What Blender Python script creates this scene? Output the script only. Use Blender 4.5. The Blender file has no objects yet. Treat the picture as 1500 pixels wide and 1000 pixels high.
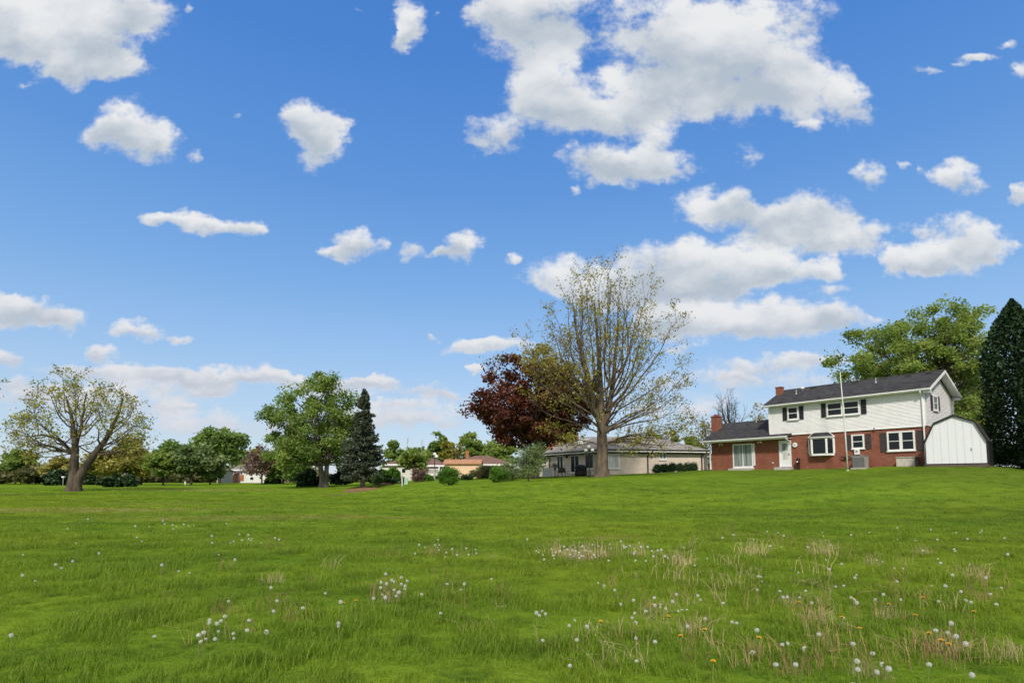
import bpy, math, random
import numpy as np
from mathutils import Vector, Matrix, noise as mnoise

scene = bpy.context.scene
COL = scene.collection
R = math.radians
rng = np.random.default_rng(7)
random.seed(7)

# ------------------------------------------------------------------ camera
F = 830.0; SH = 136.0; TH = R(4.75); CT, ST = math.cos(TH), math.sin(TH); EYE = 1.4
cam_d = bpy.data.cameras.new("camera")
cam_d.sensor_width = 36.0
cam_d.lens = F / 1500 * 36
cam_d.shift_y = SH / 1500
cam_d.clip_end = 6000
cam = bpy.data.objects.new("camera", cam_d)
cam.location = (0, 0, EYE); cam.rotation_euler = (R(90) + TH, 0, 0)
COL.objects.link(cam); scene.camera = cam
scene.view_settings.view_transform = 'Standard'
scene.view_settings.look = 'None'
scene.view_settings.gamma = 1.0
EXPOSURE = 0.82
scene.view_settings.exposure = EXPOSURE
scene.render.engine = 'CYCLES'
scene.cycles.use_denoising = True
scene.cycles.max_bounces = 8
scene.cycles.transparent_max_bounces = 8

SUN_EL = R(42); SUN_AZ = R(187)          # azimuth from +Y (view direction) towards +X
sun_dir = Vector((math.sin(SUN_AZ) * math.cos(SUN_EL), math.cos(SUN_AZ) * math.cos(SUN_EL), math.sin(SUN_EL)))


def at(px, py, Y):
    """pixel of the 1500x1000 photo + distance Y -> world point"""
    v = (500 + SH - py) / F
    dz = Y * (v * CT + ST) / (CT - v * ST)
    fw = CT * Y + ST * dz
    return Vector(((px - 750) / F * fw, Y, EYE + dz))


# ------------------------------------------------------------------ world
def build_world():
    w = bpy.data.worlds.new("World"); scene.world = w; w.use_nodes = True
    nt = w.node_tree; N = nt.nodes; Lk = nt.links
    N.clear()
    out = N.new('ShaderNodeOutputWorld')
    tc = N.new('ShaderNodeTexCoord')

    def maker(N, Lk):
        def mth(op, a, b=None, c=None, clamp=False):
            n = N.new('ShaderNodeMath'); n.operation = op; n.use_clamp = clamp
            for i, v in enumerate((a, b, c)):
                if v is None: continue
                if isinstance(v, (int, float)): n.inputs[i].default_value = v
                else: Lk.new(v, n.inputs[i])
            return n.outputs[0]

        def mixc(f, a, b):
            n = N.new('ShaderNodeMix'); n.data_type = 'RGBA'
            for s, v in ((n.inputs[0], f), (n.inputs[6], a), (n.inputs[7], b)):
                if isinstance(v, (int, float)): s.default_value = v
                elif isinstance(v, tuple): s.default_value = (*v, 1)
                else: Lk.new(v, s)
            return n.outputs[2]
        return mth, mixc
    mth, mixc = maker(N, Lk)

    sky = N.new('ShaderNodeTexSky'); sky.sky_type = 'NISHITA'; sky.sun_disc = False
    sky.sun_elevation = SUN_EL; sky.sun_rotation = SUN_AZ
    sky.altitude = 200; sky.air_density = 1.0; sky.dust_density = 0.6; sky.ozone_density = 2.0
    sep = N.new('ShaderNodeSeparateXYZ'); Lk.new(tc.outputs['Generated'], sep.inputs[0])
    X, Y, Z = sep.outputs
    # clear-sky colour by elevation, laid over the Nishita sky
    ramp = N.new('ShaderNodeValToRGB'); cr = ramp.color_ramp
    stops = [(0.0, (.55, .64, .73)), (.06, (.51, .63, .76)), (.13, (.42, .59, .80)), (.22, (.30, .51, .82)), (.32, (.195, .415, .79)),
             (.46, (.110, .31, .73)), (.62, (.062, .235, .67)), (1.0, (.03, .13, .5))]
    while len(cr.elements) < len(stops): cr.elements.new(.5)
    for e, (p, c) in zip(cr.elements, stops): e.position = p; e.color = (*c, 1)
    Lk.new(mth('MAXIMUM', Z, 0.0), ramp.inputs[0])
    k = 2 ** EXPOSURE
    SKYS = 0.1
    skyc = N.new('ShaderNodeVectorMath'); skyc.operation = 'SCALE'; Lk.new(sky.outputs[0], skyc.inputs[0]); skyc.inputs[3].default_value = 1.0
    rampc = N.new('ShaderNodeVectorMath'); rampc.operation = 'SCALE'; Lk.new(ramp.outputs[0], rampc.inputs[0])
    rampc.inputs[3].default_value = 1.0 / (k * SKYS)
    clear = mixc(0.85, skyc.outputs[0], rampc.outputs[0])

    # clouds: direction -> vertical plane coordinates (x/y, z/y)
    Yc = mth('MAXIMUM', Y, 0.05)
    U = mth('DIVIDE', X, Yc); V = mth('DIVIDE', Z, Yc)
    blobs = [
        (50, 5, 185, 85, 1), (130, 60, 100, 62, 1), (100, 105, 55, 34, .8), (185, 100, 45, 28, .8), (205, 15, 60, 38, .8), (20, 60, 80, 45, .9),
        (180, 185, 60, 42, 1), (228, 214, 52, 36, 1), (140, 195, 35, 30, .5), (285, 225, 14, 16, .45),
        (438, 178, 36, 40, .95), (468, 205, 40, 42, .95), (475, 185, 30, 36, .7),
        (596, 35, 26, 44, .8), (585, 60, 18, 26, .6),
        (790, 30, 110, 80, 1), (740, 10, 60, 50, .7), (800, 120, 72, 62, 1), (830, 165, 80, 40, .9), (735, 195, 55, 32, .75),
        (1000, 50, 130, 90, 1), (1090, 80, 125, 90, 1), (1170, 125, 85, 55, 1), (960, 140, 100, 58, 1), (1243, 150, 36, 50, .8), (1065, 155, 70, 40, .8),
        (1185, 20, 60, 32, .55), (900, 175, 70, 36, .7), (1185, 180, 22, 12, .5), (700, 215, 30, 18, .4),
        (875, 235, 58, 36, 1), (935, 243, 60, 36, 1), (990, 245, 36, 28, .8), (960, 205, 45, 30, .6), (838, 278, 14, 12, .5),
        (1085, 228, 28, 20, .45), (1268, 256, 32, 22, .75), (1400, 262, 44, 34, 1), (1490, 285, 22, 14, .8), (1346, 247, 12, 9, .5), (1320, 244, 12, 8, .4),
        (1055, 305, 60, 34, .85), (1120, 330, 80, 34, .95), (1190, 312, 60, 36, 1), (1245, 345, 75, 36, .9), (1190, 352, 80, 22, .7), (1080, 300, 50, 25, .5),
        (1375, 380, 90, 32, 1), (1425, 345, 50, 34, .8), (1345, 388, 55, 22, .8), (1445, 365, 50, 26, .8), (1360, 335, 40, 16, .45),
        (990, 395, 120, 50, 1), (1075, 385, 100, 38, 1), (1145, 388, 70, 30, .9), (1210, 392, 28, 20, .7), (950, 425, 120, 36, .9), (822, 400, 58, 34, .9), (1060, 415, 80, 26, .9),
        (1040, 472, 120, 32, 1), (1150, 465, 120, 34, 1), (1230, 468, 60, 18, .8), (970, 475, 70, 26, .8), (1215, 424, 40, 12, .45),
        (230, 320, 32, 14, .8), (280, 320, 38, 18, .9), (312, 332, 34, 15, .9), (362, 332, 34, 16, .9),
        (522, 358, 42, 25, 1), (485, 368, 34, 12, .7), (667, 362, 32, 24, 1), (640, 372, 20, 10, .7), (602, 366, 22, 18, .5), (745, 378, 12, 10, .45),
        (40, 455, 75, 26, 1), (90, 470, 45, 18, .9), (0, 450, 50, 22, .9), (205, 485, 40, 16, .95), (252, 496, 26, 6, .5), (147, 516, 30, 15, 1),
        (8, 525, 40, 22, .9), (20, 560, 50, 10, .5), (100, 540, 70, 13, .8), (190, 544, 80, 17, .95), (265, 546, 60, 15, .9), (335, 551, 80, 17, .9), (420, 556, 70, 10, .7),
        (320, 570, 45, 9, .7), (540, 560, 80, 12, .8), (610, 573, 70, 9, .6), (655, 581, 36, 8, .7), (262, 597, 34, 8, .7), (570, 592, 70, 8, .5), (490, 575, 60, 9, .5), (120, 572, 90, 8, .5),
        (705, 510, 55, 13, .9), (745, 506, 50, 12, .7), (692, 545, 16, 7, .7), (640, 493, 14, 5, .6), (1130, 532, 95, 15, .7), (1190, 524, 70, 11, .6), (1090, 550, 70, 8, .5), (1000, 512, 30, 12, .6), (620, 615, 80, 10, .4),
        (1440, 82, 34, 9, .55), (1375, 108, 26, 8, .45), (1418, 95, 20, 9, .45), (1465, 65, 14, 9, .4), (1495, 100, 12, 16, .4),
        (560, 605, 230, 26, .5), (140, 590, 220, 26, .5), (330, 622, 220, 24, .46), (250, 562, 240, 20, .45), (60, 575, 120, 14, .4), (480, 560, 120, 14, .4), (1100, 560, 230, 26, .42), (960, 600, 160, 22, .36), (1180, 590, 160, 16, .4), (530, 15, 16, 8, .35), (345, 168, 8, 8, .35), (40, 126, 20, 7, .4), (870, 435, 60, 30, .5), (280, 15, 12, 12, .35), (640, 20, 8, 8, .3),
    ]
    # clouds low over the horizon are warmer and dimmer
    hz = N.new('ShaderNodeMapRange'); Lk.new(Z, hz.inputs[0]); hz.inputs[1].default_value = .05; hz.inputs[2].default_value = .32
    low = mth('MULTIPLY', mth('SUBTRACT', 1.0, hz.outputs[0]), .6)

    def background(col):
        g = N.new('ShaderNodeBackground'); Lk.new(col, g.inputs[0]); g.inputs[1].default_value = SKYS; return g.outputs[0]

    def cloud_cell(sub):
        """clear sky with this part of the sky's clouds over it"""
        g = N.new('ShaderNodeGroup'); g.node_tree = cloud_group(sub)
        comb = N.new('ShaderNodeCombineXYZ'); Lk.new(U, comb.inputs[0]); Lk.new(V, comb.inputs[1])
        Lk.new(comb.outputs[0], g.inputs[0]); Lk.new(clear, g.inputs[1]); Lk.new(low, g.inputs[2])
        return background(g.outputs[0])

    def cloud_group(sub):
        ng = bpy.data.node_groups.new('clouds', 'ShaderNodeTree'); N = ng.nodes; Lk = ng.links
        ng.interface.new_socket('P', in_out='INPUT', socket_type='NodeSocketVector'); ng.interface.new_socket('Clear', in_out='INPUT', socket_type='NodeSocketColor'); ng.interface.new_socket('Low', in_out='INPUT', socket_type='NodeSocketFloat')
        ng.interface.new_socket('Color', in_out='OUTPUT', socket_type='NodeSocketColor')
        gi = N.new('NodeGroupInput'); go = N.new('NodeGroupOutput'); mth, mixc = maker(N, Lk)
        def nz(scale, detail, rough, off=0.0, sy=1.0):
            mp = N.new('ShaderNodeMapping'); mp.inputs['Location'].default_value = (off, off * .7, 0); mp.inputs['Scale'].default_value = (1, sy, 1)
            Lk.new(gi.outputs[0], mp.inputs[0])
            n = N.new('ShaderNodeTexNoise'); n.noise_dimensions = '2D'; n.inputs['Scale'].default_value = scale; n.inputs['Detail'].default_value = detail
            n.inputs['Roughness'].default_value = rough; Lk.new(mp.outputs[0], n.inputs[0]); return n
        dist = nz(9.0, 4, .6, 3.1, sy=1.3)
        dv = N.new('ShaderNodeVectorMath'); dv.operation = 'SUBTRACT'; Lk.new(dist.outputs['Color'], dv.inputs[0]); dv.inputs[1].default_value = (.5, .5, .5)
        dm = N.new('ShaderNodeVectorMath'); dm.operation = 'MULTIPLY_ADD'; Lk.new(dv.outputs[0], dm.inputs[0]); dm.inputs[1].default_value = (.095, .062, 0)
        Lk.new(gi.outputs[0], dm.inputs[2])
        P = dm.outputs[0]; W = None; WY = None
        for (u, v, sx, sy, wt) in sub:
            m = N.new('ShaderNodeMapping'); m.vector_type = 'POINT'
            m.inputs['Location'].default_value = (-u * sx, -v * sy, 0); m.inputs['Scale'].default_value = (sx, sy, 0)
            if W is None: Lk.new(P, m.inputs[0])
            else:   # chained so that the shader is evaluated blob by blob
                ch = N.new('ShaderNodeVectorMath'); ch.operation = 'MULTIPLY_ADD'; Lk.new(WY, ch.inputs[0]); ch.inputs[1].default_value = (1e-7,) * 3; Lk.new(P, ch.inputs[2]); Lk.new(ch.outputs[0], m.inputs[0])
            g = N.new('ShaderNodeTexGradient'); g.gradient_type = 'SPHERICAL'; Lk.new(m.outputs[0], g.inputs[0])
            s = N.new('ShaderNodeVectorMath'); s.operation = 'DOT_PRODUCT'; Lk.new(m.outputs[0], s.inputs[0]); s.inputs[1].default_value = (0, 1, 0)
            gw = mth('MULTIPLY', g.outputs['Fac'], wt)
            W = gw if W is None else mth('ADD', W, gw)
            WY = mth('MULTIPLY', gw, s.outputs['Value']) if WY is None else mth('MULTIPLY_ADD', gw, s.outputs['Value'], WY)
        n1 = nz(15.0, 8, .64, 1.7, sy=1.2); n2 = nz(5.5, 4, .55, 7.7, sy=1.4)
        e1 = mth('SUBTRACT', n1.outputs[0], .5); e2 = mth('SUBTRACT', n2.outputs[0], .5)
        Wc = mth('MINIMUM', W, 0.85)
        d = mth('MULTIPLY_ADD', Wc, 1.65, mth('ADD', mth('MULTIPLY', e1, 2.5), mth('MULTIPLY', e2, .9)))
        gate = N.new('ShaderNodeMapRange'); gate.interpolation_type = 'SMOOTHSTEP'; Lk.new(W, gate.inputs[0])
        gate.inputs[1].default_value = 0.0; gate.inputs[2].default_value = .24
        a = N.new('ShaderNodeMapRange'); a.interpolation_type = 'SMOOTHSTEP'; Lk.new(d, a.inputs[0])
        a.inputs[1].default_value = .02; a.inputs[2].default_value = 1.08
        alpha = mth('MULTIPLY', mth('MULTIPLY', a.outputs[0], gate.outputs[0]), .98)
        # sunlit tops, grey-blue undersides, broken up by the cloud's own billows
        loc = mth('DIVIDE', WY, mth('MAXIMUM', W, .02))
        lf = mth('MULTIPLY_ADD', e2, 1.5, mth('MULTIPLY_ADD', e1, .45, loc))
        lr = N.new('ShaderNodeMapRange'); lr.interpolation_type = 'SMOOTHSTEP'; Lk.new(lf, lr.inputs[0])
        lr.inputs[1].default_value = -.55; lr.inputs[2].default_value = .55
        thin = mth('MULTIPLY', mth('SUBTRACT', 1.0, lr.outputs[0]), mth('MULTIPLY_ADD', Wc, .9, .30), None, True)
        cc = mixc(thin, (.84, .85, .86), (.46, .53, .61))
        cc = mixc(gi.outputs[2], cc, (.62, .64, .73))
        cs = N.new('ShaderNodeVectorMath'); cs.operation = 'SCALE'; Lk.new(cc, cs.inputs[0]); cs.inputs[3].default_value = 1.0 / (k * SKYS)
        Lk.new(mixc(alpha, gi.outputs[1], cs.outputs[0]), go.inputs[0])
        return ng

    def choose(f, a, b):
        m = N.new('ShaderNodeMixShader'); Lk.new(f, m.inputs[0]); Lk.new(a, m.inputs[1]); Lk.new(b, m.inputs[2]); return m.outputs[0]

    dat = []
    for (px, py, rx, ry, wt) in blobs:
        p = at(px, py, 1.0); dat.append((p.x, p.z - EYE, F / rx * .86, F / ry * .86, wt))
    us = [-.55, -.2, .12, .42, .72]; vs = [.33, .55]
    # the rest of the sky, overhead and behind: broken white cloud
    zc = mth('ADD', mth('MAXIMUM', Z, 0.0), .18); cb = N.new('ShaderNodeCombineXYZ'); Lk.new(mth('DIVIDE', X, zc), cb.inputs[0]); Lk.new(mth('DIVIDE', Y, zc), cb.inputs[1])
    rn = N.new('ShaderNodeTexNoise'); rn.noise_dimensions = '2D'; rn.inputs['Scale'].default_value = .9; rn.inputs['Detail'].default_value = 3; Lk.new(cb.outputs[0], rn.inputs[0])
    rm = N.new('ShaderNodeMapRange'); rm.interpolation_type = 'SMOOTHSTEP'; Lk.new(rn.outputs[0], rm.inputs[0]); rm.inputs[1].default_value = .38; rm.inputs[2].default_value = .58
    wc = N.new('ShaderNodeVectorMath'); wc.operation = 'SCALE'; wc.inputs[0].default_value = (.86, .86, .85); wc.inputs[3].default_value = 1.0 / (k * SKYS)
    plain = background(mixc(mth('MULTIPLY', rm.outputs[0], mth('GREATER_THAN', Z, 0.0)), clear, wc.outputs[0]))
    rows = []
    for j in range(3):
        v0 = -.2 if j == 0 else vs[j - 1]; v1 = vs[j] if j < 2 else 3.0; cells = []
        for i in range(6):
            u0 = -3.0 if i == 0 else us[i - 1]; u1 = us[i] if i < 5 else 3.0; mg = .045
            sub = [b for b in dat if b[0] + 1 / b[2] > u0 - mg and b[0] - 1 / b[2] < u1 + mg and b[1] + 1 / b[3] > v0 - mg and b[1] - 1 / b[3] < v1 + mg]
            cells.append(cloud_cell(sub) if sub else plain)
        def split(lo, hi):
            if lo == hi: return cells[lo]
            mid = (lo + hi) // 2
            return choose(mth('GREATER_THAN', U, us[mid]), split(lo, mid), split(mid + 1, hi))
        rows.append(split(0, 5))
    cl = choose(mth('GREATER_THAN', V, vs[0]), rows[0], choose(mth('GREATER_THAN', V, vs[1]), rows[1], rows[2]))
    inside = mth('MULTIPLY', mth('GREATER_THAN', Y, .3), mth('MULTIPLY', mth('GREATER_THAN', Z, 0.0), mth('LESS_THAN', mth('ABSOLUTE', U), 1.35)))
    Lk.new(choose(inside, plain, cl), out.inputs[0])
    w.cycles.sampling_method = 'MANUAL'; w.cycles.sample_map_resolution = 512


build_world()
sl = bpy.data.lights.new("sun", 'SUN'); sl.energy = 2.3; sl.angle = R(6); sl.color = (1.0, .93, .82)
so = bpy.data.objects.new("sun", sl); so.rotation_euler = sun_dir.to_track_quat('Z', 'Y').to_euler(); so.location = (0, -20, 60)
COL.objects.link(so)


# ------------------------------------------------------------------ helpers
def tag(o, label=None, cat=None, group=None, kind=None):
    if label: o['label'] = label
    if cat: o['category'] = cat
    if group: o['group'] = group
    if kind: o['kind'] = kind
    return o


def empty(name, loc, rz=0.0, label=None, cat=None, group=None):
    o = bpy.data.objects.new(name, None); o.empty_display_size = .3
    o.location = loc; o.rotation_euler = (0, 0, rz); COL.objects.link(o)
    return tag(o, label, cat, group)


class MB:
    def __init__(s): s.v = []; s.f = []; s.sm = False
    def quad(s, *p):
        i = len(s.v); s.v += [tuple(q) for q in p]; s.f.append(tuple(range(i, i + len(p)))); return s
    def hexa(s, p):
        """8 points: bottom ring 0-3, top ring 4-7"""
        i = len(s.v); s.v += [tuple(q) for q in p]
        for f in ((3, 2, 1, 0), (4, 5, 6, 7), (0, 1, 5, 4), (1, 2, 6, 5), (2, 3, 7, 6), (3, 0, 4, 7)):
            s.f.append(tuple(i + k for k in f))
        return s
    def box(s, x0, x1, y0, y1, z0, z1):
        return s.hexa([(x0, y0, z0), (x1, y0, z0), (x1, y1, z0), (x0, y1, z0), (x0, y0, z1), (x1, y0, z1), (x1, y1, z1), (x0, y1, z1)])
    def prism(s, poly, fn):
        """poly 2D list, fn(p, k) -> 3D at end k (0,1)"""
        n = len(poly); i = len(s.v)
        s.v += [tuple(fn(p, 0)) for p in poly] + [tuple(fn(p, 1)) for p in poly]
        s.f.append(tuple(i + k for k in range(n))[::-1]); s.f.append(tuple(i + n + k for k in range(n)))
        for k in range(n):
            s.f.append((i + k, i + (k + 1) % n, i + n + (k + 1) % n, i + n + k))
        return s
    def tube(s, pts, rad, n=8, cap=True):
        pts = [Vector(p) for p in pts]; i0 = len(s.v); m = len(pts)
        if isinstance(rad, (int, float)): rad = [rad] * m
        ref = None
        for k in range(m):
            d = (pts[min(k + 1, m - 1)] - pts[max(k - 1, 0)])
            d = d.normalized() if d.length > 1e-9 else Vector((0, 0, 1))
            if ref is None:
                ref = Vector((1, 0, 0)) if abs(d.x) < .8 else Vector((0, 1, 0))
            a = (ref - d * ref.dot(d)).normalized(); b = d.cross(a); ref = a
            for j in range(n):
                t = 2 * math.pi * j / n
                s.v.append(tuple(pts[k] + (a * math.cos(t) + b * math.sin(t)) * rad[k]))
        for k in range(m - 1):
            for j in range(n):
                s.f.append((i0 + k * n + j, i0 + k * n + (j + 1) % n, i0 + (k + 1) * n + (j + 1) % n, i0 + (k + 1) * n + j))
        if cap:
            s.f.append(tuple(i0 + j for j in range(n))[::-1]); s.f.append(tuple(i0 + (m - 1) * n + j for j in range(n)))
        return s
    def lathe(s, prof, c=(0, 0, 0), n=16):
        """prof list of (r, z)"""
        i0 = len(s.v)
        for r, z in prof:
            for j in range(n):
                t = 2 * math.pi * j / n; s.v.append((c[0] + r * math.cos(t), c[1] + r * math.sin(t), c[2] + z))
        for k in range(len(prof) - 1):
            for j in range(n):
                s.f.append((i0 + k * n + j, i0 + k * n + (j + 1) % n, i0 + (k + 1) * n + (j + 1) % n, i0 + (k + 1) * n + j))
        s.f.append(tuple(i0 + j for j in range(n))[::-1]); s.f.append(tuple(i0 + (len(prof) - 1) * n + j for j in range(n)))
        return s
    def ball(s, c, r, n=14, m=8, sq=1.0):
        prof = [(max(1e-4, r * math.sin(math.pi * k / m)), -r * math.cos(math.pi * k / m) * sq) for k in range(m + 1)]
        return s.lathe(prof, c, n)
    def build(s, name, mat, parent=None, smooth=False, bevel=0.0):
        me = bpy.data.meshes.new(name); me.from_pydata(s.v, [], s.f); me.update()
        if smooth:
            for p in me.polygons: p.use_smooth = True
        o = bpy.data.objects.new(name, me); COL.objects.link(o)
        if mat: me.materials.append(mat)
        if parent: o.parent = parent
        if bevel:
            b = o.modifiers.new('bevel', 'BEVEL'); b.width = bevel; b.segments = 2; b.limit_method = 'ANGLE'
        return o


def np_mesh(name, verts, faces, mat, parent=None, smooth=False, attrs=None):
    """verts (n,3), faces (m,k) arrays"""
    me = bpy.data.meshes.new(name)
    n = len(verts); m, k = faces.shape
    me.vertices.add(n); me.vertices.foreach_set('co', np.ascontiguousarray(verts, dtype=np.float32).ravel())
    me.loops.add(m * k); me.loops.foreach_set('vertex_index', np.ascontiguousarray(faces, dtype=np.int32).ravel())
    me.polygons.add(m); me.polygons.foreach_set('loop_start', np.arange(0, m * k, k, dtype=np.int32))
    me.polygons.foreach_set('loop_total', np.full(m, k, dtype=np.int32))
    if smooth: me.polygons.foreach_set('use_smooth', np.ones(m, dtype=bool))
    me.update(calc_edges=True); me.validate()
    for an, av in (attrs or {}).items():
        A = me.attributes.new(an, 'FLOAT', 'POINT'); A.data.foreach_set('value', np.ascontiguousarray(av, dtype=np.float32))
    if mat: me.materials.append(mat)
    o = bpy.data.objects.new(name, me); COL.objects.link(o)
    if parent: o.parent = parent
    return o


# ------------------------------------------------------------------ materials
class NT:
    def __init__(s, name):
        s.m = bpy.data.materials.new(name); s.m.use_nodes = True
        s.N = s.m.node_tree.nodes; s.L = s.m.node_tree.links
        s.p = s.N['Principled BSDF']; s.out = s.N['Material Output']
    def n(s, t): return s.N.new('ShaderNode' + t)
    def set(s, sock, v):
        if hasattr(v, 'is_output'): s.L.new(v, sock)
        elif isinstance(v, tuple) and sock.type == 'RGBA' and len(v) == 3: sock.default_value = (*v, 1)
        else: sock.default_value = v
    def math(s, op, a, b=0.0, c=0.0, clamp=False):
        n = s.n('Math'); n.operation = op; n.use_clamp = clamp
        s.set(n.inputs[0], a); s.set(n.inputs[1], b); s.set(n.inputs[2], c); return n.outputs[0]
    def mix(s, f, a, b, mode='MIX'):
        n = s.n('Mix'); n.data_type = 'RGBA'; n.blend_type = mode
        s.set(n.inputs[0], f); s.set(n.inputs[6], a); s.set(n.inputs[7], b); return n.outputs[2]
    def noise(s, vec, scale, detail=4, rough=.55, col=False):
        n = s.n('TexNoise'); s.set(n.inputs['Vector'], vec); n.inputs['Scale'].default_value = scale
        n.inputs['Detail'].default_value = detail; n.inputs['Roughness'].default_value = rough
        return n.outputs['Color' if col else 'Fac']
    def mapping(s, vec, scale=(1, 1, 1), loc=(0, 0, 0), rot=(0, 0, 0)):
        n = s.n('Mapping'); s.set(n.inputs[0], vec); n.inputs['Location'].default_value = loc
        n.inputs['Rotation'].default_value = rot; n.inputs['Scale'].default_value = scale; return n.outputs[0]
    def ss(s, v, a, b, lo=0.0, hi=1.0):
        n = s.n('MapRange'); n.interpolation_type = 'SMOOTHSTEP'; s.set(n.inputs[0], v)
        for i, x in enumerate((a, b, lo, hi)): n.inputs[i + 1].default_value = x
        return n.outputs[0]
    def bump(s, h, st=.3, dist=.02):
        n = s.n('Bump'); n.inputs['Strength'].default_value = st; n.inputs['Distance'].default_value = dist
        s.set(n.inputs['Height'], h); s.L.new(n.outputs[0], s.p.inputs['Normal']); return n.outputs[0]
    def obj(s): return s.n('TexCoord').outputs['Object']
    def pos(s): return s.n('NewGeometry').outputs['Position']


def paint(name, col, rough=.5, var=.12, scale=3.0, spec=.3, metal=0.0, bump=0.0, dirt=None):
    t = NT(name); v = t.obj()
    n = t.noise(v, scale, 5, .6)
    c = t.mix(t.ss(n, .3, .7), tuple(x * (1 - var) for x in col), tuple(min(1, x * (1 + var * .6)) for x in col))
    if dirt:
        n2 = t.noise(t.mapping(v, (1.2, 1.2, .25)), 2.2, 6, .65)
        c = t.mix(t.ss(n2, .52, .78, 0, .55), c, dirt)
    t.set(t.p.inputs['Base Color'], c); t.p.inputs['Roughness'].default_value = rough
    t.p.inputs['Specular IOR Level'].default_value = spec; t.p.inputs['Metallic'].default_value = metal
    if bump: t.bump(t.noise(v, scale * 12, 4), bump, .01)
    return t.m


def brick_mat(name, c1, c2, mortar, rot=0.0, scale=1.0, mort=.010):
    t = NT(name); s = t.n('SeparateXYZ'); t.L.new(t.obj(), s.inputs[0])
    cb = t.n('CombineXYZ'); t.L.new(t.math('ADD', s.outputs[0], s.outputs[1]), cb.inputs[0]); t.L.new(s.outputs[2], cb.inputs[1])
    b = t.n('TexBrick'); t.L.new(cb.outputs[0], b.inputs['Vector'])
    b.inputs['Color1'].default_value = (*c1, 1); b.inputs['Color2'].default_value = (*c2, 1); b.inputs['Mortar'].default_value = (*mortar, 1)
    b.inputs['Scale'].default_value = scale; b.inputs['Brick Width'].default_value = .21; b.inputs['Row Height'].default_value = .075
    b.inputs['Mortar Size'].default_value = mort; b.inputs['Bias'].default_value = -.1
    n = t.noise(cb.outputs[0], 1.1, 6, .6)
    c = t.mix(t.ss(n, .3, .72, 0, .5), b.outputs['Color'], tuple(x * .62 for x in c1))
    n3 = t.noise(t.mapping(cb.outputs[0], (4.7, 13.3, 1)), 1.0, 2)
    c = t.mix(t.ss(n3, .55, .75, 0, .45), c, tuple(min(1, x * 1.5) for x in c2))
    t.set(t.p.inputs['Base Color'], c); t.p.inputs['Roughness'].default_value = .85; t.p.inputs['Specular IOR Level'].default_value = .2
    t.bump(b.outputs['Fac'], .4, -.008)
    return t.m


def shingle_mat(name, c1, c2):
    t = NT(name); v = t.obj()
    s = t.n('SeparateXYZ'); t.L.new(v, s.inputs[0])
    row = t.math('MULTIPLY', s.outputs[2], 1 / .065)
    cb = t.n('CombineXYZ'); t.L.new(t.math('MULTIPLY', t.math('ADD', s.outputs[0], t.math('MULTIPLY', s.outputs[1], .3)), 3.3), cb.inputs[0]); t.L.new(t.math('FLOOR', row), cb.inputs[1])
    w = t.n('TexWhiteNoise'); w.noise_dimensions = '2D'
    fl = t.n('VectorMath'); fl.operation = 'FLOOR'; t.L.new(cb.outputs[0], fl.inputs[0]); t.L.new(fl.outputs[0], w.inputs['Vector'])
    n = t.noise(v, .8, 6, .65)
    f = t.math('ADD', t.math('MULTIPLY', w.outputs[0], .5), t.math('MULTIPLY', n, .6))
    c = t.mix(t.ss(f, .25, .9), c1, c2)
    t.set(t.p.inputs['Base Color'], c); t.p.inputs['Roughness'].default_value = .92; t.p.inputs['Specular IOR Level'].default_value = .25
    t.bump(t.math('FRACT', row), .5, .015)
    return t.m


def leaf_mat(name, cols, trans=.35, tcol=None, rough=.55):
    """cols: 3 colours picked by the leaf's own random tint"""
    t = NT(name); a = t.n('Attribute'); a.attribute_name = 'tint'
    r = t.n('ValToRGB'); e = r.color_ramp.elements
    e[0].position = .1; e[0].color = (*cols[0], 1); e[1].position = .9; e[1].color = (*cols[2], 1)
    m = e.new(.5); m.color = (*cols[1], 1)
    t.L.new(a.outputs['Fac'], r.inputs[0])
    t.L.new(r.outputs[0], t.p.inputs['Base Color']); t.p.inputs['Roughness'].default_value = rough
    t.p.inputs['Specular IOR Level'].default_value = .25
    tr = t.n('BsdfTranslucent')
    tc = t.mix(1.0, r.outputs[0], tcol or (1.25, 1.25, .6), 'MULTIPLY'); t.L.new(tc, tr.inputs[0])
    mx = t.n('MixShader'); mx.inputs[0].default_value = trans
    t.L.new(t.p.outputs[0], mx.inputs[1]); t.L.new(tr.outputs[0], mx.inputs[2]); t.L.new(mx.outputs[0], t.out.inputs[0])
    return t.m


def bark_mat(name, c1, c2, sc=5.0):
    t = NT(name); v = t.mapping(t.obj(), (1, 1, .22))
    n = t.noise(v, sc, 6, .65); n2 = t.noise(t.obj(), .9, 3)
    c = t.mix(t.ss(n, .35, .68), c1, c2); c = t.mix(t.ss(n2, .45, .7, 0, .4), c, tuple(x * .6 for x in c1))
    t.set(t.p.inputs['Base Color'], c); t.p.inputs['Roughness'].default_value = .9; t.p.inputs['Specular IOR Level'].default_value = .15
    t.bump(n, .9, .05); return t.m


def glass_mat(name, col=(.012, .016, .02), rough=.06, spec=.4, col2=None):
    t = NT(name)
    if col2:
        n = t.noise(t.mapping(t.obj(), (7, 7, .15)), 1.3, 3)
        t.set(t.p.inputs['Base Color'], t.mix(t.ss(n, .35, .65), col, col2))
    else:
        t.p.inputs['Base Color'].default_value = (*col, 1)
    t.p.inputs['Roughness'].default_value = rough; t.p.inputs['Specular IOR Level'].default_value = spec
    n = t.noise(t.obj(), 1.5, 2); t.bump(n, .02, .05)
    return t.m


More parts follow.
